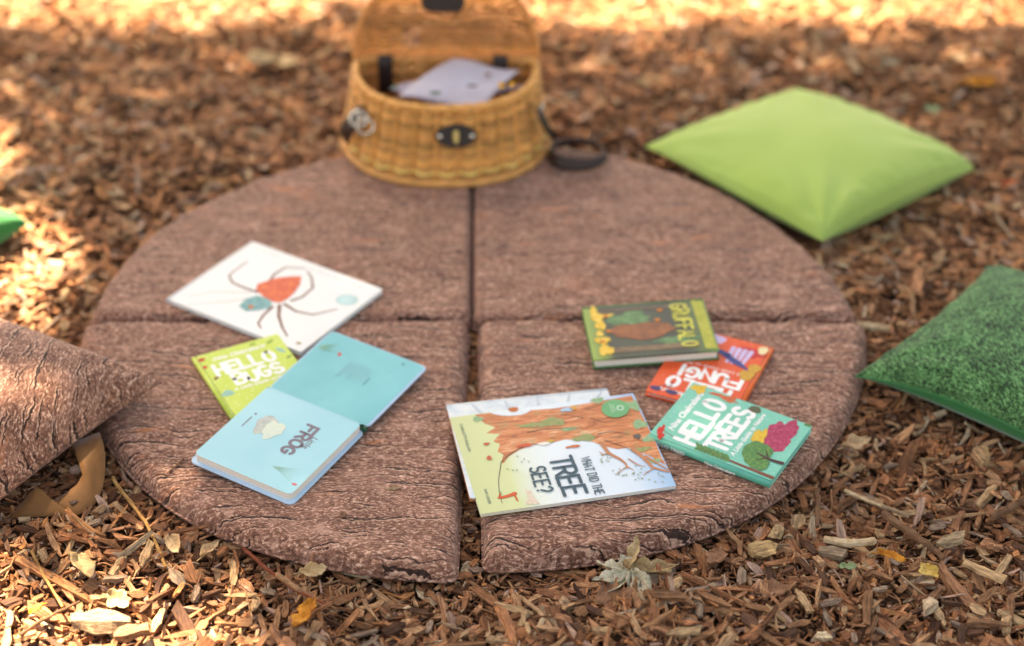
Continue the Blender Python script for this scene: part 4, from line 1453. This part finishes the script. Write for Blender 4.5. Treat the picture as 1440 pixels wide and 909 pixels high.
leafy(B, 'printed_needles', [(.0150, h * (.36 + .034 * (k // 2)), .016 if k % 2 == 0 else .009, .0055, (2.2 if k % 2 else .85)) for k in range(16)], m_fol, z + .0004)
patch(B, 'printed_berries', blob(.022, h - .012, .012, .005, 22, .35, 9, .2), plain('print_scarlet', '#d8362c'), z)
patch(B, 'printed_berries', blob(.010, h - .018, .007, .005, 22, .35, 10), plain('print_scarlet', '#d8362c'), z + .0002)
strokes(B, 'printed_twig', [([(.024, h - .016), (.018, h - .036), (.020, h - .044)], .0006, None)], m_stem, z)
patch(B, 'printed_leaf', blob(.138, h - .016, .010, .012, 26, .35, 11), m_yel, z + .0003)
patch(B, 'printed_leaf', blob(.140, h - .060, .006, .022, 26, .45, 12), mottled('print_rust_leaf', ('#b8482c', '#cf5f38', '#d98a4c'), 160), z + .0002)
patch(B, 'printed_acorn', blob(.138, h - .112, .008, .010, 20, .1, 13), plain('print_acorn', '#5b5f45'), z + .0002)
patch(B, 'printed_leaf', blob(.146, h - .196, .003, .006, 12, .1, 13), m_fol, z + .0002)
m_sw = plain('spine_white', '#e8f2ee', .4)
for txt, yy, sz in (('HELLO TREES', h - .010, .0092), ('Nina Chakrabarti', h - .098, .0072)):
    o = font_text(B, txt, 0, 0, sz, m_sw, 0, name='spine_lettering', bold=.0002)
    o.matrix_local = Matrix(((0, 0, -1, -.00155), (-1, 0, 0, yy), (0, 1, 0, .0028), (0, 0, 0, 1)))

# --- green hardback resting on the orange one
m_gf = wash('forest_cover', [(0.0, S('#8aa848')), (0.10, S('#6f8f40')), (0.16, S('#33402c')), (0.45, S('#3a4a36')), (0.70, S('#2f3a2a')), (0.80, S('#384632')), (0.93, S('#55743c')), (1.0, S('#5f8a44'))], 'Y', 0.2, .35, .10, 30)
m_gsp = plain('forest_board', '#3a6a3c', .4)
B, w, h, z = book('picture_book', 'thick dark green hardback with yellow flowers lying on the orange book', (987, 419), (1008, 492), (820, 430), (ZM + .0085, ZM + .0095, ZM), 0.0190, m_gf, m_spine=m_gsp, m_back=m_gsp, board=.003, BR=(838, 508), w=.157, h=.203)
m_glade = mottled('glade_green', ('#2f5c38', '#4b7d4a', '#6a9a62'), 50)
patch(B, 'printed_glade', poly_up(blob(.048, h * .36, .020, .036, 24, .3, 2)), m_glade, z)
patch(B, 'printed_glade', poly_up(blob(.120, h * .70, .012, .034, 24, .3, 3)), m_glade, z)
patch(B, 'printed_bush', poly_up(blob(.085, h * .44, .024, .052, 28, .12, 4)), mottled('autumn_bush', ('#6b3a1e', '#8f4f26', '#a8642f'), 60), z + .0003)
patch(B, 'printed_log', [(.128, h * .12), (.142, h * .12), (.142, h * .86), (.128, h * .86)], mottled('log_brown', ('#5d4630', '#7b6245', '#8f7552'), 60), z + .0002)
patch(B, 'printed_log', [(.016, h * .10), (.024, h * .10), (.024, h * .86), (.016, h * .86)], mottled('log_dark', ('#4a3d30', '#5d4c3a', '#6c5b46'), 60), z + .0002)
m_flo, m_flo2 = mottled('flower_yellow', ('#d9a520', '#e8bd3a', '#efd06a'), 120), plain('flower_orange', '#d97f34')
for i, (x, y, a, c) in enumerate(((.020, .055, .016, .006), (.040, .075, .014, .010), (.062, .085, .012, .009), (.034, .120, .005, .018), (.105, .075, .009, .013), (.133, .085, .015, .012), (.085, .065, .009, .006))):
    patch(B, 'printed_flower', poly_up(blob(x, h * y + h * .03, a, c, 20, .25, i)), m_flo, z + .0005 + 1e-5 * i)
for i, (x, y) in enumerate(((.036, .175), (.108, .10), (.030, .62), (.058, .58), (.080, .17))):
    patch(B, 'printed_flower', poly_up(blob(x, h * y, .004, .005, 14, .1, i)), m_flo2, z + .0007)
patch(B, 'title_band', [(.006, h * .895), (w - .008, h * .895), (w - .006, h * .985), (.012, h * .985)], mottled('band_olive', ('#8c9a2e', '#a8ab36', '#b8b54a'), 60), z + .0003)
hand_text(B, 'GRUFFALO', .016, h * .72, .122, .025, .0022, mottled('title_yellow', ('#b3b53e', '#cccb4e', '#d6d36a'), 120), z + .0006, 'title_lettering', .05, .36, seed=14)


# ------------------------------------------------------------------ tree that shades the place (stands behind, above the frame)
def in_light(x, y):
    """openings in the foliage: where sun reaches the ground"""
    e = 0.05 * wave_noise(x, y, 77, 6, 22, 14)
    lit = y > 1.225 + 0.4 * e + 0.02 * x
    def ell(cx, cy, rx, ry, a=0.0):
        dx, dy = x - cx, y - cy
        u, v = dx * math.cos(a) + dy * math.sin(a), -dx * math.sin(a) + dy * math.cos(a)
        return (u / (rx + .06)) ** 2 + (v / (ry + .06)) ** 2 < 1 + 4 * e
    for q in SUN_SPOTS:
        lit = lit | ell(*q)
    far = (np.abs(x) > 1.9) | (y < -1.4)
    lit = lit | (far & (wave_noise(x, y, 78, 2, 6, 10) > 0.7))
    return lit


SUN_SPOTS = [(-1.03, 0.12, 0.27, 0.24, 0.4), (-1.12, 0.50, 0.19, 0.24, 0.0), (-0.95, -0.25, 0.28, 0.20, -0.5),
             (-0.70, -0.70, 0.38, 0.22, 0.10), (-0.62, -0.52, 0.11, 0.12, 0.3), (-0.85, -0.25, 0.18, 0.21, 0.0)]


def shade_tree():
    top = SUN / SUN.z
    b = NB('leaf_green')
    nz = b.noise(b.coord(), 3, 2)
    b.set(Base_Color=b.ramp(nz, [(0.3, S('#3f5a22')), (0.7, S('#6f8a34'))]), Roughness=0.5)
    tr = b.n('BsdfTranslucent', {'Color': S('#7f9a3a')})
    mx = b.n('MixShader', {0: 0.10, 1: b.b.outputs[0], 2: tr.outputs[0]})
    b.t.links.new(mx.outputs[0], b.out.inputs[0])
    r = np.random.default_rng(2)
    n = 150000
    gx, gy = r.uniform(-3.0, 6.0, n), r.uniform(-2.4, 1.5, n)
    k = ~in_light(gx, gy)
    # thinner foliage over the far half of the place: soft broken light there
    thin = np.clip((gy - 0.66) / 0.2, 0, 1) * np.clip((1.9 - np.abs(gx)) / 0.4, 0, 1)
    k &= r.random(n) > thin * 0.55
    # extra leaves on a grid, added to keep sun flecks off mat and cushions
    hx, hy = np.meshgrid(np.arange(-0.62, 1.2, 0.04), np.arange(-0.62, 0.98, 0.04))
    hx, hy = np.repeat(hx.ravel(), 3), np.repeat(hy.ravel(), 3)
    gx, gy = np.concatenate([gx[k], hx]), np.concatenate([gy[k], hy])
    n = len(gx)
    z = 4.6 + 2.6 * r.beta(2, 2, n)
    P = np.stack([gx + top.x * z, gy + top.y * z, z], 1)
    L = r.uniform(0.06, 0.095, n); W = L * r.uniform(0.5, 0.7, n)
    shape = np.array([[0, 0, 0], [.35, .5, .06], [1, 0, -.05], [.35, -.5, .06]])
    V = shape[None] * np.stack([L, W, L], 1)[:, None]
    V = np.einsum('nij,nkj->nki', rotmats(r.uniform(0, 6.28, n), r.normal(0.2, 0.5, n), r.normal(0, 0.5, n)), V) + P[:, None]
    base = np.array([2.3, 5.3, 0.0])
    root = empty('shade_tree', tuple(base))
    tag(root, 'leafy tree behind the mat whose crown shades the whole place', 'tree')
    m = bpy.data.meshes.new('crown')
    m.vertices.add(n * 4); m.vertices.foreach_set('co', (V - base).astype(np.float32).ravel())
    m.loops.add(n * 4); m.polygons.add(n)
    m.loops.foreach_set('vertex_index', np.arange(n * 4, dtype=np.int32))
    m.polygons.foreach_set('loop_start', np.arange(0, n * 4, 4, dtype=np.int32))
    m.update(calc_edges=True)
    link('crown', m, root, b.m)
    bark = plain('tree_bark', '#5a4636', 0.9, 0.2, 0.2, 14, bump=0.8)
    pts = [(0.02 * math.sin(i * 1.3), 0.03 * math.cos(i), 0.6 * i) for i in range(10)]
    MB().tube(pts, [0.24 - 0.017 * i + (0.10 if i == 0 else 0) for i in range(10)], 14).build('trunk', bark, root, True)
    rr = random.Random(3)
    for i in range(11):
        a = np.array([0, 0, 2.6 + 0.27 * i])
        g = (rr.uniform(0.1, 5.0), rr.uniform(-2.0, 0.7), rr.uniform(5.2, 6.6))
        tgt = np.array([g[0] + top.x * g[2], g[1] + top.y * g[2], g[2]]) - base
        pl = []
        for s in range(7):
            t = s / 6
            q = a + (tgt - a) * t + np.array([0.12 * math.sin(4 * t + i), 0.12 * math.cos(5 * t + i), 0.3 * math.sin(math.pi * t)])
            pl.append(tuple(q))
        MB().tube(pl, [0.085 * (1 - 0.85 * s / 6) for s in range(7)], 7).build('limb', bark, root, True)


shade_tree()


# ------------------------------------------------------------------ loose sticks, chips and leaves on the mulch
def wood(name, c0, c1, c2, along=(1, 1, 1)):
    b = NB(name)
    v = b.coord()
    nz = b.noise(b.n('Mapping', {'Vector': v, 'Scale': along}).outputs[0], 60, 5, 0.65, 0.5)
    b.set(Base_Color=b.ramp(nz, [(0.28, S(c0)), (0.5, S(c1)), (0.75, S(c2))]), Roughness=0.8)
    b.b.inputs['Specular IOR Level'].default_value = 0.25
    b.bump(nz, 0.6, 0.0015)
    return b.m


W_PALE = wood('pale_wood', '#8f7455', '#b89c78', '#d6c2a2')
W_STRAW = wood('straw_wood', '#7d5a32', '#a07848', '#bd9868')
W_RED = wood('red_twig', '#5a2a1c', '#7c3e2a', '#94543a')
W_BROWN = wood('brown_wood', '#4d3524', '#70503a', '#8f6d51')
W_GREY = wood('grey_wood', '#6d5a49', '#92795f', '#b29c80')


def stick(name, label, pts, r0, r1, mat, group=None, sides=7, jit=0.12, seed=0, cat='stick'):
    rr = random.Random(seed)
    W = [at(*p) for p in pts]
    # densify
    Q = []
    for a, c in zip(W[:-1], W[1:]):
        for k in range(5):
            Q.append(a.lerp(c, k / 5))
    Q.append(W[-1])
    o0 = Q[0].copy()
    m = len(Q)
    mb = MB()
    P = [q - o0 + Vector((rr.gauss(0, 1), rr.gauss(0, 1), rr.gauss(0, 1))) * r0 * jit for q in Q]
    mb.tube(P, [(r0 + (r1 - r0) * i / (m - 1)) * rr.uniform(0.86, 1.12) for i in range(m)], sides)
    o = mb.build(name, mat)
    o.location = o0
    tag(o, label, cat, group)
    return o


stick('straw_stalk', 'long bent straw coloured stalk running out from under the mat edge', [(158, 672, .026), (178, 700, .022), (205, 735, .020), (222, 770, .019), (233, 798, .018)], .0030, .0022, W_STRAW, seed=1)
stick('straw_stalk', 'straight straw coloured stalk beside a folded cream leaf', [(44, 775, .022), (62, 810, .021), (88, 853, .020)], .0026, .0018, W_STRAW, seed=2)
stick('twig', 'smooth reddish brown twig poking out from under the mat', [(342, 771, .016), (375, 800, .019), (415, 830, .020), (458, 850, .019)], .0027, .0018, W_RED, seed=3, jit=.05)
stick('stick', 'thick pale peeled stick lying beside the mat near the grass print cushion', [(1203, 458, .016), (1240, 463, .017), (1283, 462, .017)], .0090, .0075, W_PALE, seed=4)
stick('stick', 'bark covered grey stick lying among oak leaves', [(958, 868, .018), (980, 848, .020), (1002, 824, .021)], .0088, .0075, W_GREY, seed=5)
stick('stick', 'long thin brown stick lying below the grass print cushion', [(1190, 692, .018), (1230, 708, .020), (1272, 724, .019), (1276, 727, .019)], .0042, .0030, W_GREY, seed=6)
stick('stick', 'broken brown stick just below the emerald edge of the grass print cushion', [(1394, 728, .018), (1418, 716, .020), (1446, 700, .021)], .0062, .0055, W_BROWN, seed=7)
stick('stick', 'dark brown stick with a knobbly end in the chips', [(1242, 724, .019), (1285, 752, .021), (1328, 786, .019)], .0068, .0040, W_BROWN, seed=8)
stick('stick', 'thin pale stick near the turquoise book side of the mat', [(1188, 690, .02), (1215, 702, .022), (1240, 712, .022)], .0028, .0020, W_PALE, seed=9)
stick('twig', 'thin crooked twig leaning on pale sunlit chips', [(28, 893, .020), (60, 872, .023), (112, 846, .022)], .0028, .0020, W_BROWN, seed=10)
stick('stick', 'pale brown stick pointing at the front gap of the mat', [(762, 856, .020), (785, 884, .021), (806, 908, .020)], .0060, .0045, W_GREY, seed=11)
stick('stick', 'pale split stick crossing a thicker one in front of the mat', [(742, 908, .018), (752, 890, .022), (764, 872, .024)], .0050, .0040, W_PALE, seed=12)
stick('stick', 'weathered tan stick lying among chips below the mat', [(1160, 759, .020), (1195, 766, .021), (1230, 760, .020)], .0060, .0058, W_PALE, seed=13)
stick('stick', 'slender brown stick pointing up at the mat rim', [(1149, 689, .017), (1150, 712, .020), (1149, 740, .021)], .0045, .0035, W_BROWN, seed=14)
stick('twig', 'tiny dark twig lying on the mat beside the frog book', [(238, 664, MAT_T + .002), (248, 655, MAT_T + .003), (259, 645, MAT_T + .002)], .0016, .0010, W_BROWN, seed=15)
stick('stick', 'pale sunlit stick lying near the emerald cushion corner', [(-8, 302, .020), (20, 297, .022), (55, 289, .020)], .0050, .0045, W_PALE, seed=16)
stick('stick', 'brown stick lying beyond the grass print cushion', [(1395, 296, .018), (1410, 318, .020), (1425, 336, .018)], .0050, .0040, W_GREY, seed=17)
stick('stick', 'pale tan stick between the lime and grass print cushions', [(1215, 390, .016), (1252, 398, .019), (1286, 390, .018)], .0058, .0048, W_GREY, seed=18)
stick('straw_stalk', 'arching dry straw stalk behind the mat', [(270, 262, .022), (292, 250, .030), (322, 262, .026), (336, 290, .016)], .0028, .0020, W_STRAW, seed=19)


def leaf(name, label, px, py, z, length, width, ang, mat, lobes=0, curl=0.3, fold=0.4, seed=0, tilt=(0, 0), parent=None, cat='leaf', group=None):
    """dry leaf along +x from its stalk, with optional oak lobes, curled and folded along the midrib"""
    rr = random.Random(seed)
    n, k = 26, 7
    V, F = [], []
    ph = [rr.uniform(0, 6.28) for _ in range(5)]
    for i in range(n + 1):
        t = i / n
        env = math.sin(math.pi * min(1, t * 1.02) ** 0.8) ** 0.75
        wl = wr_ = env
        if lobes:
            wl *= 0.55 + 0.45 * abs(math.cos(math.pi * lobes * t + 0.2)) ** 0.7
            wr_ *= 0.55 + 0.45 * abs(math.cos(math.pi * lobes * t + 0.6)) ** 0.7
        wl *= rr.uniform(.9, 1.05); wr_ *= rr.uniform(.9, 1.05)
        for j in range(k):
            s = -1 + 2 * j / (k - 1)
            wv = (wl if s > 0 else wr_) * width / 2 * s
            zz = fold * abs(wv) + curl * length * (t - .45) ** 2 * (1 + .4 * math.sin(ph[0])) + 0.05 * length * math.sin(6 * t + ph[1]) * s + 0.03 * length * math.sin(13 * t + 4 * s + ph[2])
            V.append((t * length, wv + 0.05 * length * math.sin(3 * t + ph[3]), zz))
    for i in range(n):
        for j in range(k - 1):
            F.append((i * k + j, (i + 1) * k + j, (i + 1) * k + j + 1, i * k + j + 1))
    mb = MB().add(V, F)
    o = mb.build(name, mat, parent, True)
    md = o.modifiers.new('thickness', 'SOLIDIFY'); md.thickness = 0.0005; md.offset = 0
    if parent is None:
        p = at(px, py, z)
        o.location = p
        tag(o, label, cat, group)
    o.rotation_euler = (tilt[0], tilt[1], ang)
    if parent is None:
        MB().tube([(-.18 * length, .01 * length, -.02 * length), (0, 0, 0), (.45 * length, 0.02 * length, curl * length * .02)], [.0009, .0010, .0006], 5).build('stalk', mat, o)
    return o


def leafmat(name, c0, c1, c2):
    b = NB(name)
    v = b.coord()
    nz = b.noise(v, 45, 5, 0.65)
    xyz = b.n('SeparateXYZ', {0: v}).outputs
    diag = b.math('SUBTRACT', xyz['X'], b.math('MULTIPLY', b.math('ABSOLUTE', xyz['Y']), 0.9))
    vein = b.math('ABSOLUTE', b.math('SUBTRACT', b.math('FRACT', b.math('MULTIPLY', diag, 140.0)), 0.5))
    mid = b.math('MULTIPLY', b.math('ABSOLUTE', xyz['Y']), 700.0, True)
    base = b.ramp(nz, [(0.3, S(c0)), (0.5, S(c1)), (0.72, S(c2))])
    base = b.mix(b.ramp(vein, [(0.0, (0.45,) * 3), (0.14, (0, 0, 0))]), base, S(c0), 'MULTIPLY')
    base = b.mix(b.ramp(mid, [(0.3, (0.5,) * 3), (0.9, (0, 0, 0))]), base, S(c2))
    spots_ = b.noise(v, 190, 3, 0.7)
    base = b.mix(b.ramp(spots_, [(0.62, (0, 0, 0)), (0.70, (0.6,) * 3)]), base, S('#4a2f1c'))
    b.set(Base_Color=base, Roughness=0.6)
    b.b.inputs['Specular IOR Level'].default_value = 0.3
    tr = b.n('BsdfTranslucent', {'Color': S(c1)})
    mx = b.n('MixShader', {0: 0.15, 1: b.b.outputs[0], 2: tr.outputs[0]})
    b.t.links.new(mx.outputs[0], b.out.inputs[0])
    b.bump(b.noise(v, 160, 4), 0.4, 0.0008)
    return b.m


L_ORANGE = leafmat('orange_leaf', '#9a5412', '#c47a1e', '#dd9a38')
L_BROWN = leafmat('brown_leaf', '#6b4630', '#8d6247', '#a97c5e')
L_TAN = leafmat('tan_leaf', '#97785a', '#b3946f', '#cbb08a')
L_PALE = leafmat('pale_leaf', '#a09a80', '#c4bda2', '#e2dac0')
L_CREAM = leafmat('cream_leaf', '#94764f', '#b3956a', '#ccb48c')
L_GREEN = leafmat('green_leaf', '#5f7a4c', '#7c9368', '#93a67c')
L_YELLOW = leafmat('yellow_leaf', '#b08a3a', '#cfab56', '#e0c57c')

leaf('dry_leaf', 'curled bright orange leaf standing on the chips before the mat', 440, 848, .026, .052, .036, R2D(-108), L_ORANGE, 3, .5, .5, 1, (0.3, 0.1))
leaf('dry_leaf', 'small orange leaf scrap on sunlit chips', 62, 850, .024, .026, .016, R2D(-125), L_ORANGE, 0, .3, .6, 2, (0.3, 0.0))
leaf('dry_leaf', 'folded cream leaf on sunlit chips beside a straw stalk', 108, 782, .026, .058, .034, R2D(-62), L_CREAM, 0, .3, .7, 3, (-0.4, 0.0))
leaf('dry_leaf', 'broad crumpled cream leaf among sunlit chips', 150, 838, .024, .040, .034, R2D(-30), L_CREAM, 2, .4, .3, 4, (0.2, 0.1))
leaf('dry_leaf', 'brown oak leaf with pointed lobes under the pale crumpled plant', 852, 822, .026, .085, .056, R2D(-72), L_BROWN, 3, .2, .4, 5, (0.1, 0.15))
leaf('dry_leaf', 'lobed brown oak leaf lying flat below the turquoise book', 1062, 838, .024, .058, .036, R2D(25), L_BROWN, 3, .2, .25, 6)
leaf('dry_leaf', 'upright brown oak leaf close to the mat front edge', 1008, 775, .024, .050, .034, R2D(-105), L_BROWN, 2, .4, .4, 7, (0.2, -0.2))
leaf('dry_leaf', 'small pale yellow leaf in the chips', 1298, 795, .024, .034, .030, R2D(-70), L_YELLOW, 2, .4, .3, 8)
leaf('dry_leaf', 'dull green leaf scrap lying in the chips', 1180, 796, .026, .024, .020, R2D(-10), L_GREEN, 1, .2, .2, 9)
leaf('dry_leaf', 'curled ochre leaf in the chips', 1232, 778, .024, .042, .018, R2D(-25), L_ORANGE, 0, .4, .6, 10)
leaf('dry_leaf', 'greenish cream leaf near the reddish twig', 420, 806, .024, .040, .034, R2D(12), L_CREAM, 2, .3, .3, 11)
leaf('dry_leaf', 'tan leaf leaning beside the straw stalk at the mat', 238, 755, .026, .042, .024, R2D(-60), L_TAN, 0, .3, .5, 12, (0.4, 0))
leaf('dry_leaf', 'folded tan leaf close to the mat edge', 282, 785, .026, .038, .022, R2D(50), L_TAN, 0, .3, .6, 13, (-0.3, 0))
leaf('dry_leaf', 'tan leaf near the grass print cushion corner', 1185, 630, .024, .050, .034, R2D(20), L_TAN, 2, .3, .3, 14)
leaf('dry_leaf', 'pale curled leaf below the grass print cushion', 1375, 630, .024, .038, .026, R2D(-80), L_CREAM, 1, .4, .5, 15)
leaf('dry_leaf', 'large tan leaf in blurred chips near the emerald cushion', 55, 275, .022, .070, .046, R2D(35), L_TAN, 1, .3, .3, 16)
leaf('dry_leaf', 'pale round leaf beyond the mat', 345, 85, .026, .075, .060, R2D(10), L_CREAM, 0, .3, .2, 17)
leaf('dry_leaf', 'second pale leaf beside the round one beyond the mat', 384, 86, .026, .060, .050, R2D(-15), L_CREAM, 0, .3, .2, 18)
leaf('dry_leaf', 'pale tan leaf behind the lime cushion', 893, 118, .026, .080, .050, R2D(0), L_CREAM, 0, .3, .2, 19)
leaf('dry_leaf', 'orange tan leaf far behind the lime cushion', 1350, 118, .026, .085, .050, R2D(5), L_ORANGE, 1, .3, .2, 20)
leaf('dry_leaf', 'yellow green leaf beyond the lime cushion', 1303, 150, .024, .040, .030, R2D(-60), L_GREEN, 0, .3, .3, 21)
leaf('dry_leaf', 'bright red brown leaf between the two green cushions', 1405, 262, .026, .045, .034, R2D(20), leafmat('russet_leaf', '#8a3d1c', '#b0552a', '#c87440'), 1, .3, .3, 22)
leaf('dry_leaf', 'olive leaf piece near the mat and oak leaves', 145, 265, .024, .060, .04, R2D(-40), L_TAN, 1, .3, .3, 23)
leaf('leaf_scrap', 'small tan leaf scrap lying on the mat beside the frog book', 545, 688, MAT_T + .002, .020, .006, R2D(5), L_TAN, 0, .1, .2, 24)
leaf('leaf_scrap', 'brown leaf crumb at the mat edge below the frog book', 480, 728, MAT_T + .002, .012, .008, R2D(60), L_BROWN, 0, .1, .3, 25)

# crumpled pale plant with several curled lobes
cp = at(884, 806, .030)
cr = empty('crumpled_leaf', cp)
tag(cr, 'crumpled pale grey green leaf with curled lobes at the mat front', 'leaf')
for i, (a, l, wd, tl, m) in enumerate(((18, .055, .020, .1, L_CREAM), (-8, .045, .018, .0, L_CREAM), (-62, .072, .022, .15, L_PALE), (-78, .046, .016, .2, L_PALE), (-128, .040, .018, .25, L_PALE), (-160, .042, .016, .1, L_PALE), (165, .036, .018, -.1, L_PALE), (72, .040, .016, -.5, L_CREAM), (120, .022, .018, -.4, L_PALE))):
    o = leaf('lobe', None, 0, 0, 0, l * 1.3, wd * 1.45, R2D(a), m, 3, .45, .7, 40 + i, (0.3 * (-1) ** i, tl), parent=cr)

# separate larger chips
def chip_variant(seed, L, W, T):
    r = np.random.default_rng(seed)
    V = chip_geo(1, np.array([L]), np.array([W]), np.array([T]), 5, r, 0.022)
    return V[0], chip_faces(5)


TONES = {'pale': ('#b3936e', 'pale tan'), 'mid': ('#8a6244', 'medium brown'), 'dark': ('#593a28', 'dark brown'), 'grey': ('#877260', 'weathered grey brown')}
variants = {}
for ti, (tone, (hexc, lab)) in enumerate(TONES.items()):
    variants[tone] = []
    for k in range(9):
        rr = random.Random(100 * ti + k)
        L = rr.uniform(.026, .052); Wd = rr.uniform(.0055, .0115); T = Wd * rr.uniform(.35, .8)
        if k > 6: L *= .8; Wd *= 1.5; T *= .5
        V, Fc = chip_variant(100 * ti + k, L, Wd, T)
        c = np.array(S(hexc)[:3]) * rr.uniform(.8, 1.2)
        me = quads_mesh('wood_chip', V, Fc, np.repeat(c[None], len(V), 0), V + np.array([rr.uniform(-5, 5), rr.uniform(-5, 5), 0]))
        me.materials.append(M_CHIP)
        variants[tone].append((me, T, 'broad flaky' if k > 6 else ('slender' if Wd / L < .2 else 'blunt')))
CUSH = [((0.648, 0.562), .30), ((0.925, -0.152), .29), ((-0.79, -0.30), .28), ((-1.098, .208), .27)]
rr = random.Random(55)
count, tries = 0, 0
spots = []
while count < 285 and tries < 6000:
    tries += 1
    px = rr.uniform(-10, 1450)
    py = 909 - 560 * rr.random() ** 1.7
    p = at(px, py, 0.012)
    if math.hypot(p.x, p.y) < 0.675: continue
    if any(math.hypot(p.x - c[0], p.y - c[1]) < rad for c, rad in CUSH): continue
    if any((p.x - q[0]) ** 2 + (p.y - q[1]) ** 2 < .022 ** 2 for q in spots): continue
    spots.append((p.x, p.y))
    tone = rr.choices(list(TONES), (22, 40, 22, 16))[0]
    me, T, form = rr.choice(variants[tone])
    o = bpy.data.objects.new('wood_chip', me)
    COL.objects.link(o)
    o.location = (p.x, p.y, float(terrain(p.x, p.y)) + 0.011 + T * .4)
    o.rotation_euler = (rr.gauss(0, .3), rr.gauss(0, .16), rr.uniform(0, 6.28))
    s = rr.uniform(.8, 1.15); o.scale = (s, s, s)
    if py > 640 and p.x < -.2: zone = 'in front of the frog book mat quarter'
    elif py > 640 and p.x < .32: zone = 'in front of the tree book'
    elif py > 640: zone = 'in front of the turquoise book'
    elif p.x > 0: zone = 'beside the green cushions'
    else: zone = 'behind the bark print cushion'
    tag(o, f'{form} {TONES[tone][1]} wood chip {zone}', 'wood chip', f'{form} {TONES[tone][1]} wood chips {zone}')
    count += 1
# crumbs carried onto the mat
for k in range(16):
    a, rd = rr.uniform(0, 6.28), rr.uniform(.30, .60)
    x, y = rd * math.cos(a), rd * math.sin(a)
    if abs(x) < .03 or abs(y) < .03 or y > .35: continue
    me, T, form = rr.choice(variants['mid'] + variants['dark'])
    o = bpy.data.objects.new('wood_crumb', me); COL.objects.link(o)
    o.location = (x, y, MAT_T + .0022); o.rotation_euler = (0, 0, rr.uniform(0, 6.28))
    q = rr.uniform(.10, .28); o.scale = (q, q, q)
    tag(o, 'tiny brown wood crumb lying on the bark print mat', 'wood crumb', 'tiny wood crumbs on the mat')
# a few big distinctive chunks
def chunk(label, px, py, L, W, T, ang, hexc, seed, z=.018, tilt=(0, 0)):
    V, Fc = chip_variant(seed, L, W, T)
    c = np.array(S(hexc)[:3])
    me = quads_mesh('wood_chunk', V, Fc, np.repeat(c[None], len(V), 0), V)
    me.materials.append(M_CHIP)
    o = link('wood_chunk', me)
    o.location = at(px, py, z); o.rotation_euler = (tilt[0], tilt[1], R2D(ang))
    tag(o, label, 'wood chunk')
chunk('large pale sunlit wood chunk lying by a cream leaf', 142, 873, .080, .022, .016, -2, '#9c8266', 301)
chunk('broad tan sunlit wood slab beside the pale chunk', 185, 888, .046, .020, .010, 20, '#7d6047', 302)
chunk('chunky pale wood block standing by an oak leaf near the mat', 1092, 748, .032, .020, .014, 70, '#a98d6a', 303, .026, (0, .3))
chunk('torn pale wood lump with fibrous end below the mat', 1075, 775, .038, .026, .016, 15, '#ab8d63', 304, .022)
chunk('rounded grey bark piece beside a tan stick', 1168, 778, .038, .020, .012, -15, '#8d7760', 305)
chunk('long flat tan splinter pointing away from the mat', 1382, 805, .056, .013, .006, -38, '#b3926c', 306)
chunk('weathered pale log end lying in the chips', 1338, 762, .046, .016, .014, 22, '#a48c6e', 307)
chunk('upright wood stub below the grass print cushion', 1378, 642, .036, .017, .012, -70, '#a98662', 308, .022, (0, .15))
chunk('small cream wood knot lying in the chips', 1308, 852, .024, .018, .012, 40, '#bda68a', 309, .022)
chunk('cream wood crumb in the front chips', 1156, 896, .022, .012, .008, 0, '#cdb896', 310, .022)
chunk('thin dark splinter lying across the front chips', 1040, 718, .060, .006, .004, 80, '#6b4a32', 311, .02)


# print belongs to the cover or page it is printed on
PRINT = ('printed', 'lettering', 'script_lettering', 'title_l', 'title_b', 'author', 'badge', 'faint', 'spine_stripe')
for root in [o for o in COL.objects if o.parent is None and o.get('category') == 'book']:
    kids = {c.name.split('.')[0]: c for c in root.children}
    for c in list(root.children):
        base = c.name.split('.')[0]
        if base == 'spine_lettering':
            c.parent = kids['spine']
        elif base.startswith(PRINT):
            if 'title_page' in kids:
                zc = c.location.z + c.data.vertices[0].co.z
                c.parent = kids['title_page'] if zc > 0.008 else kids['endpaper']
            else:
                c.parent = kids['front_cover']
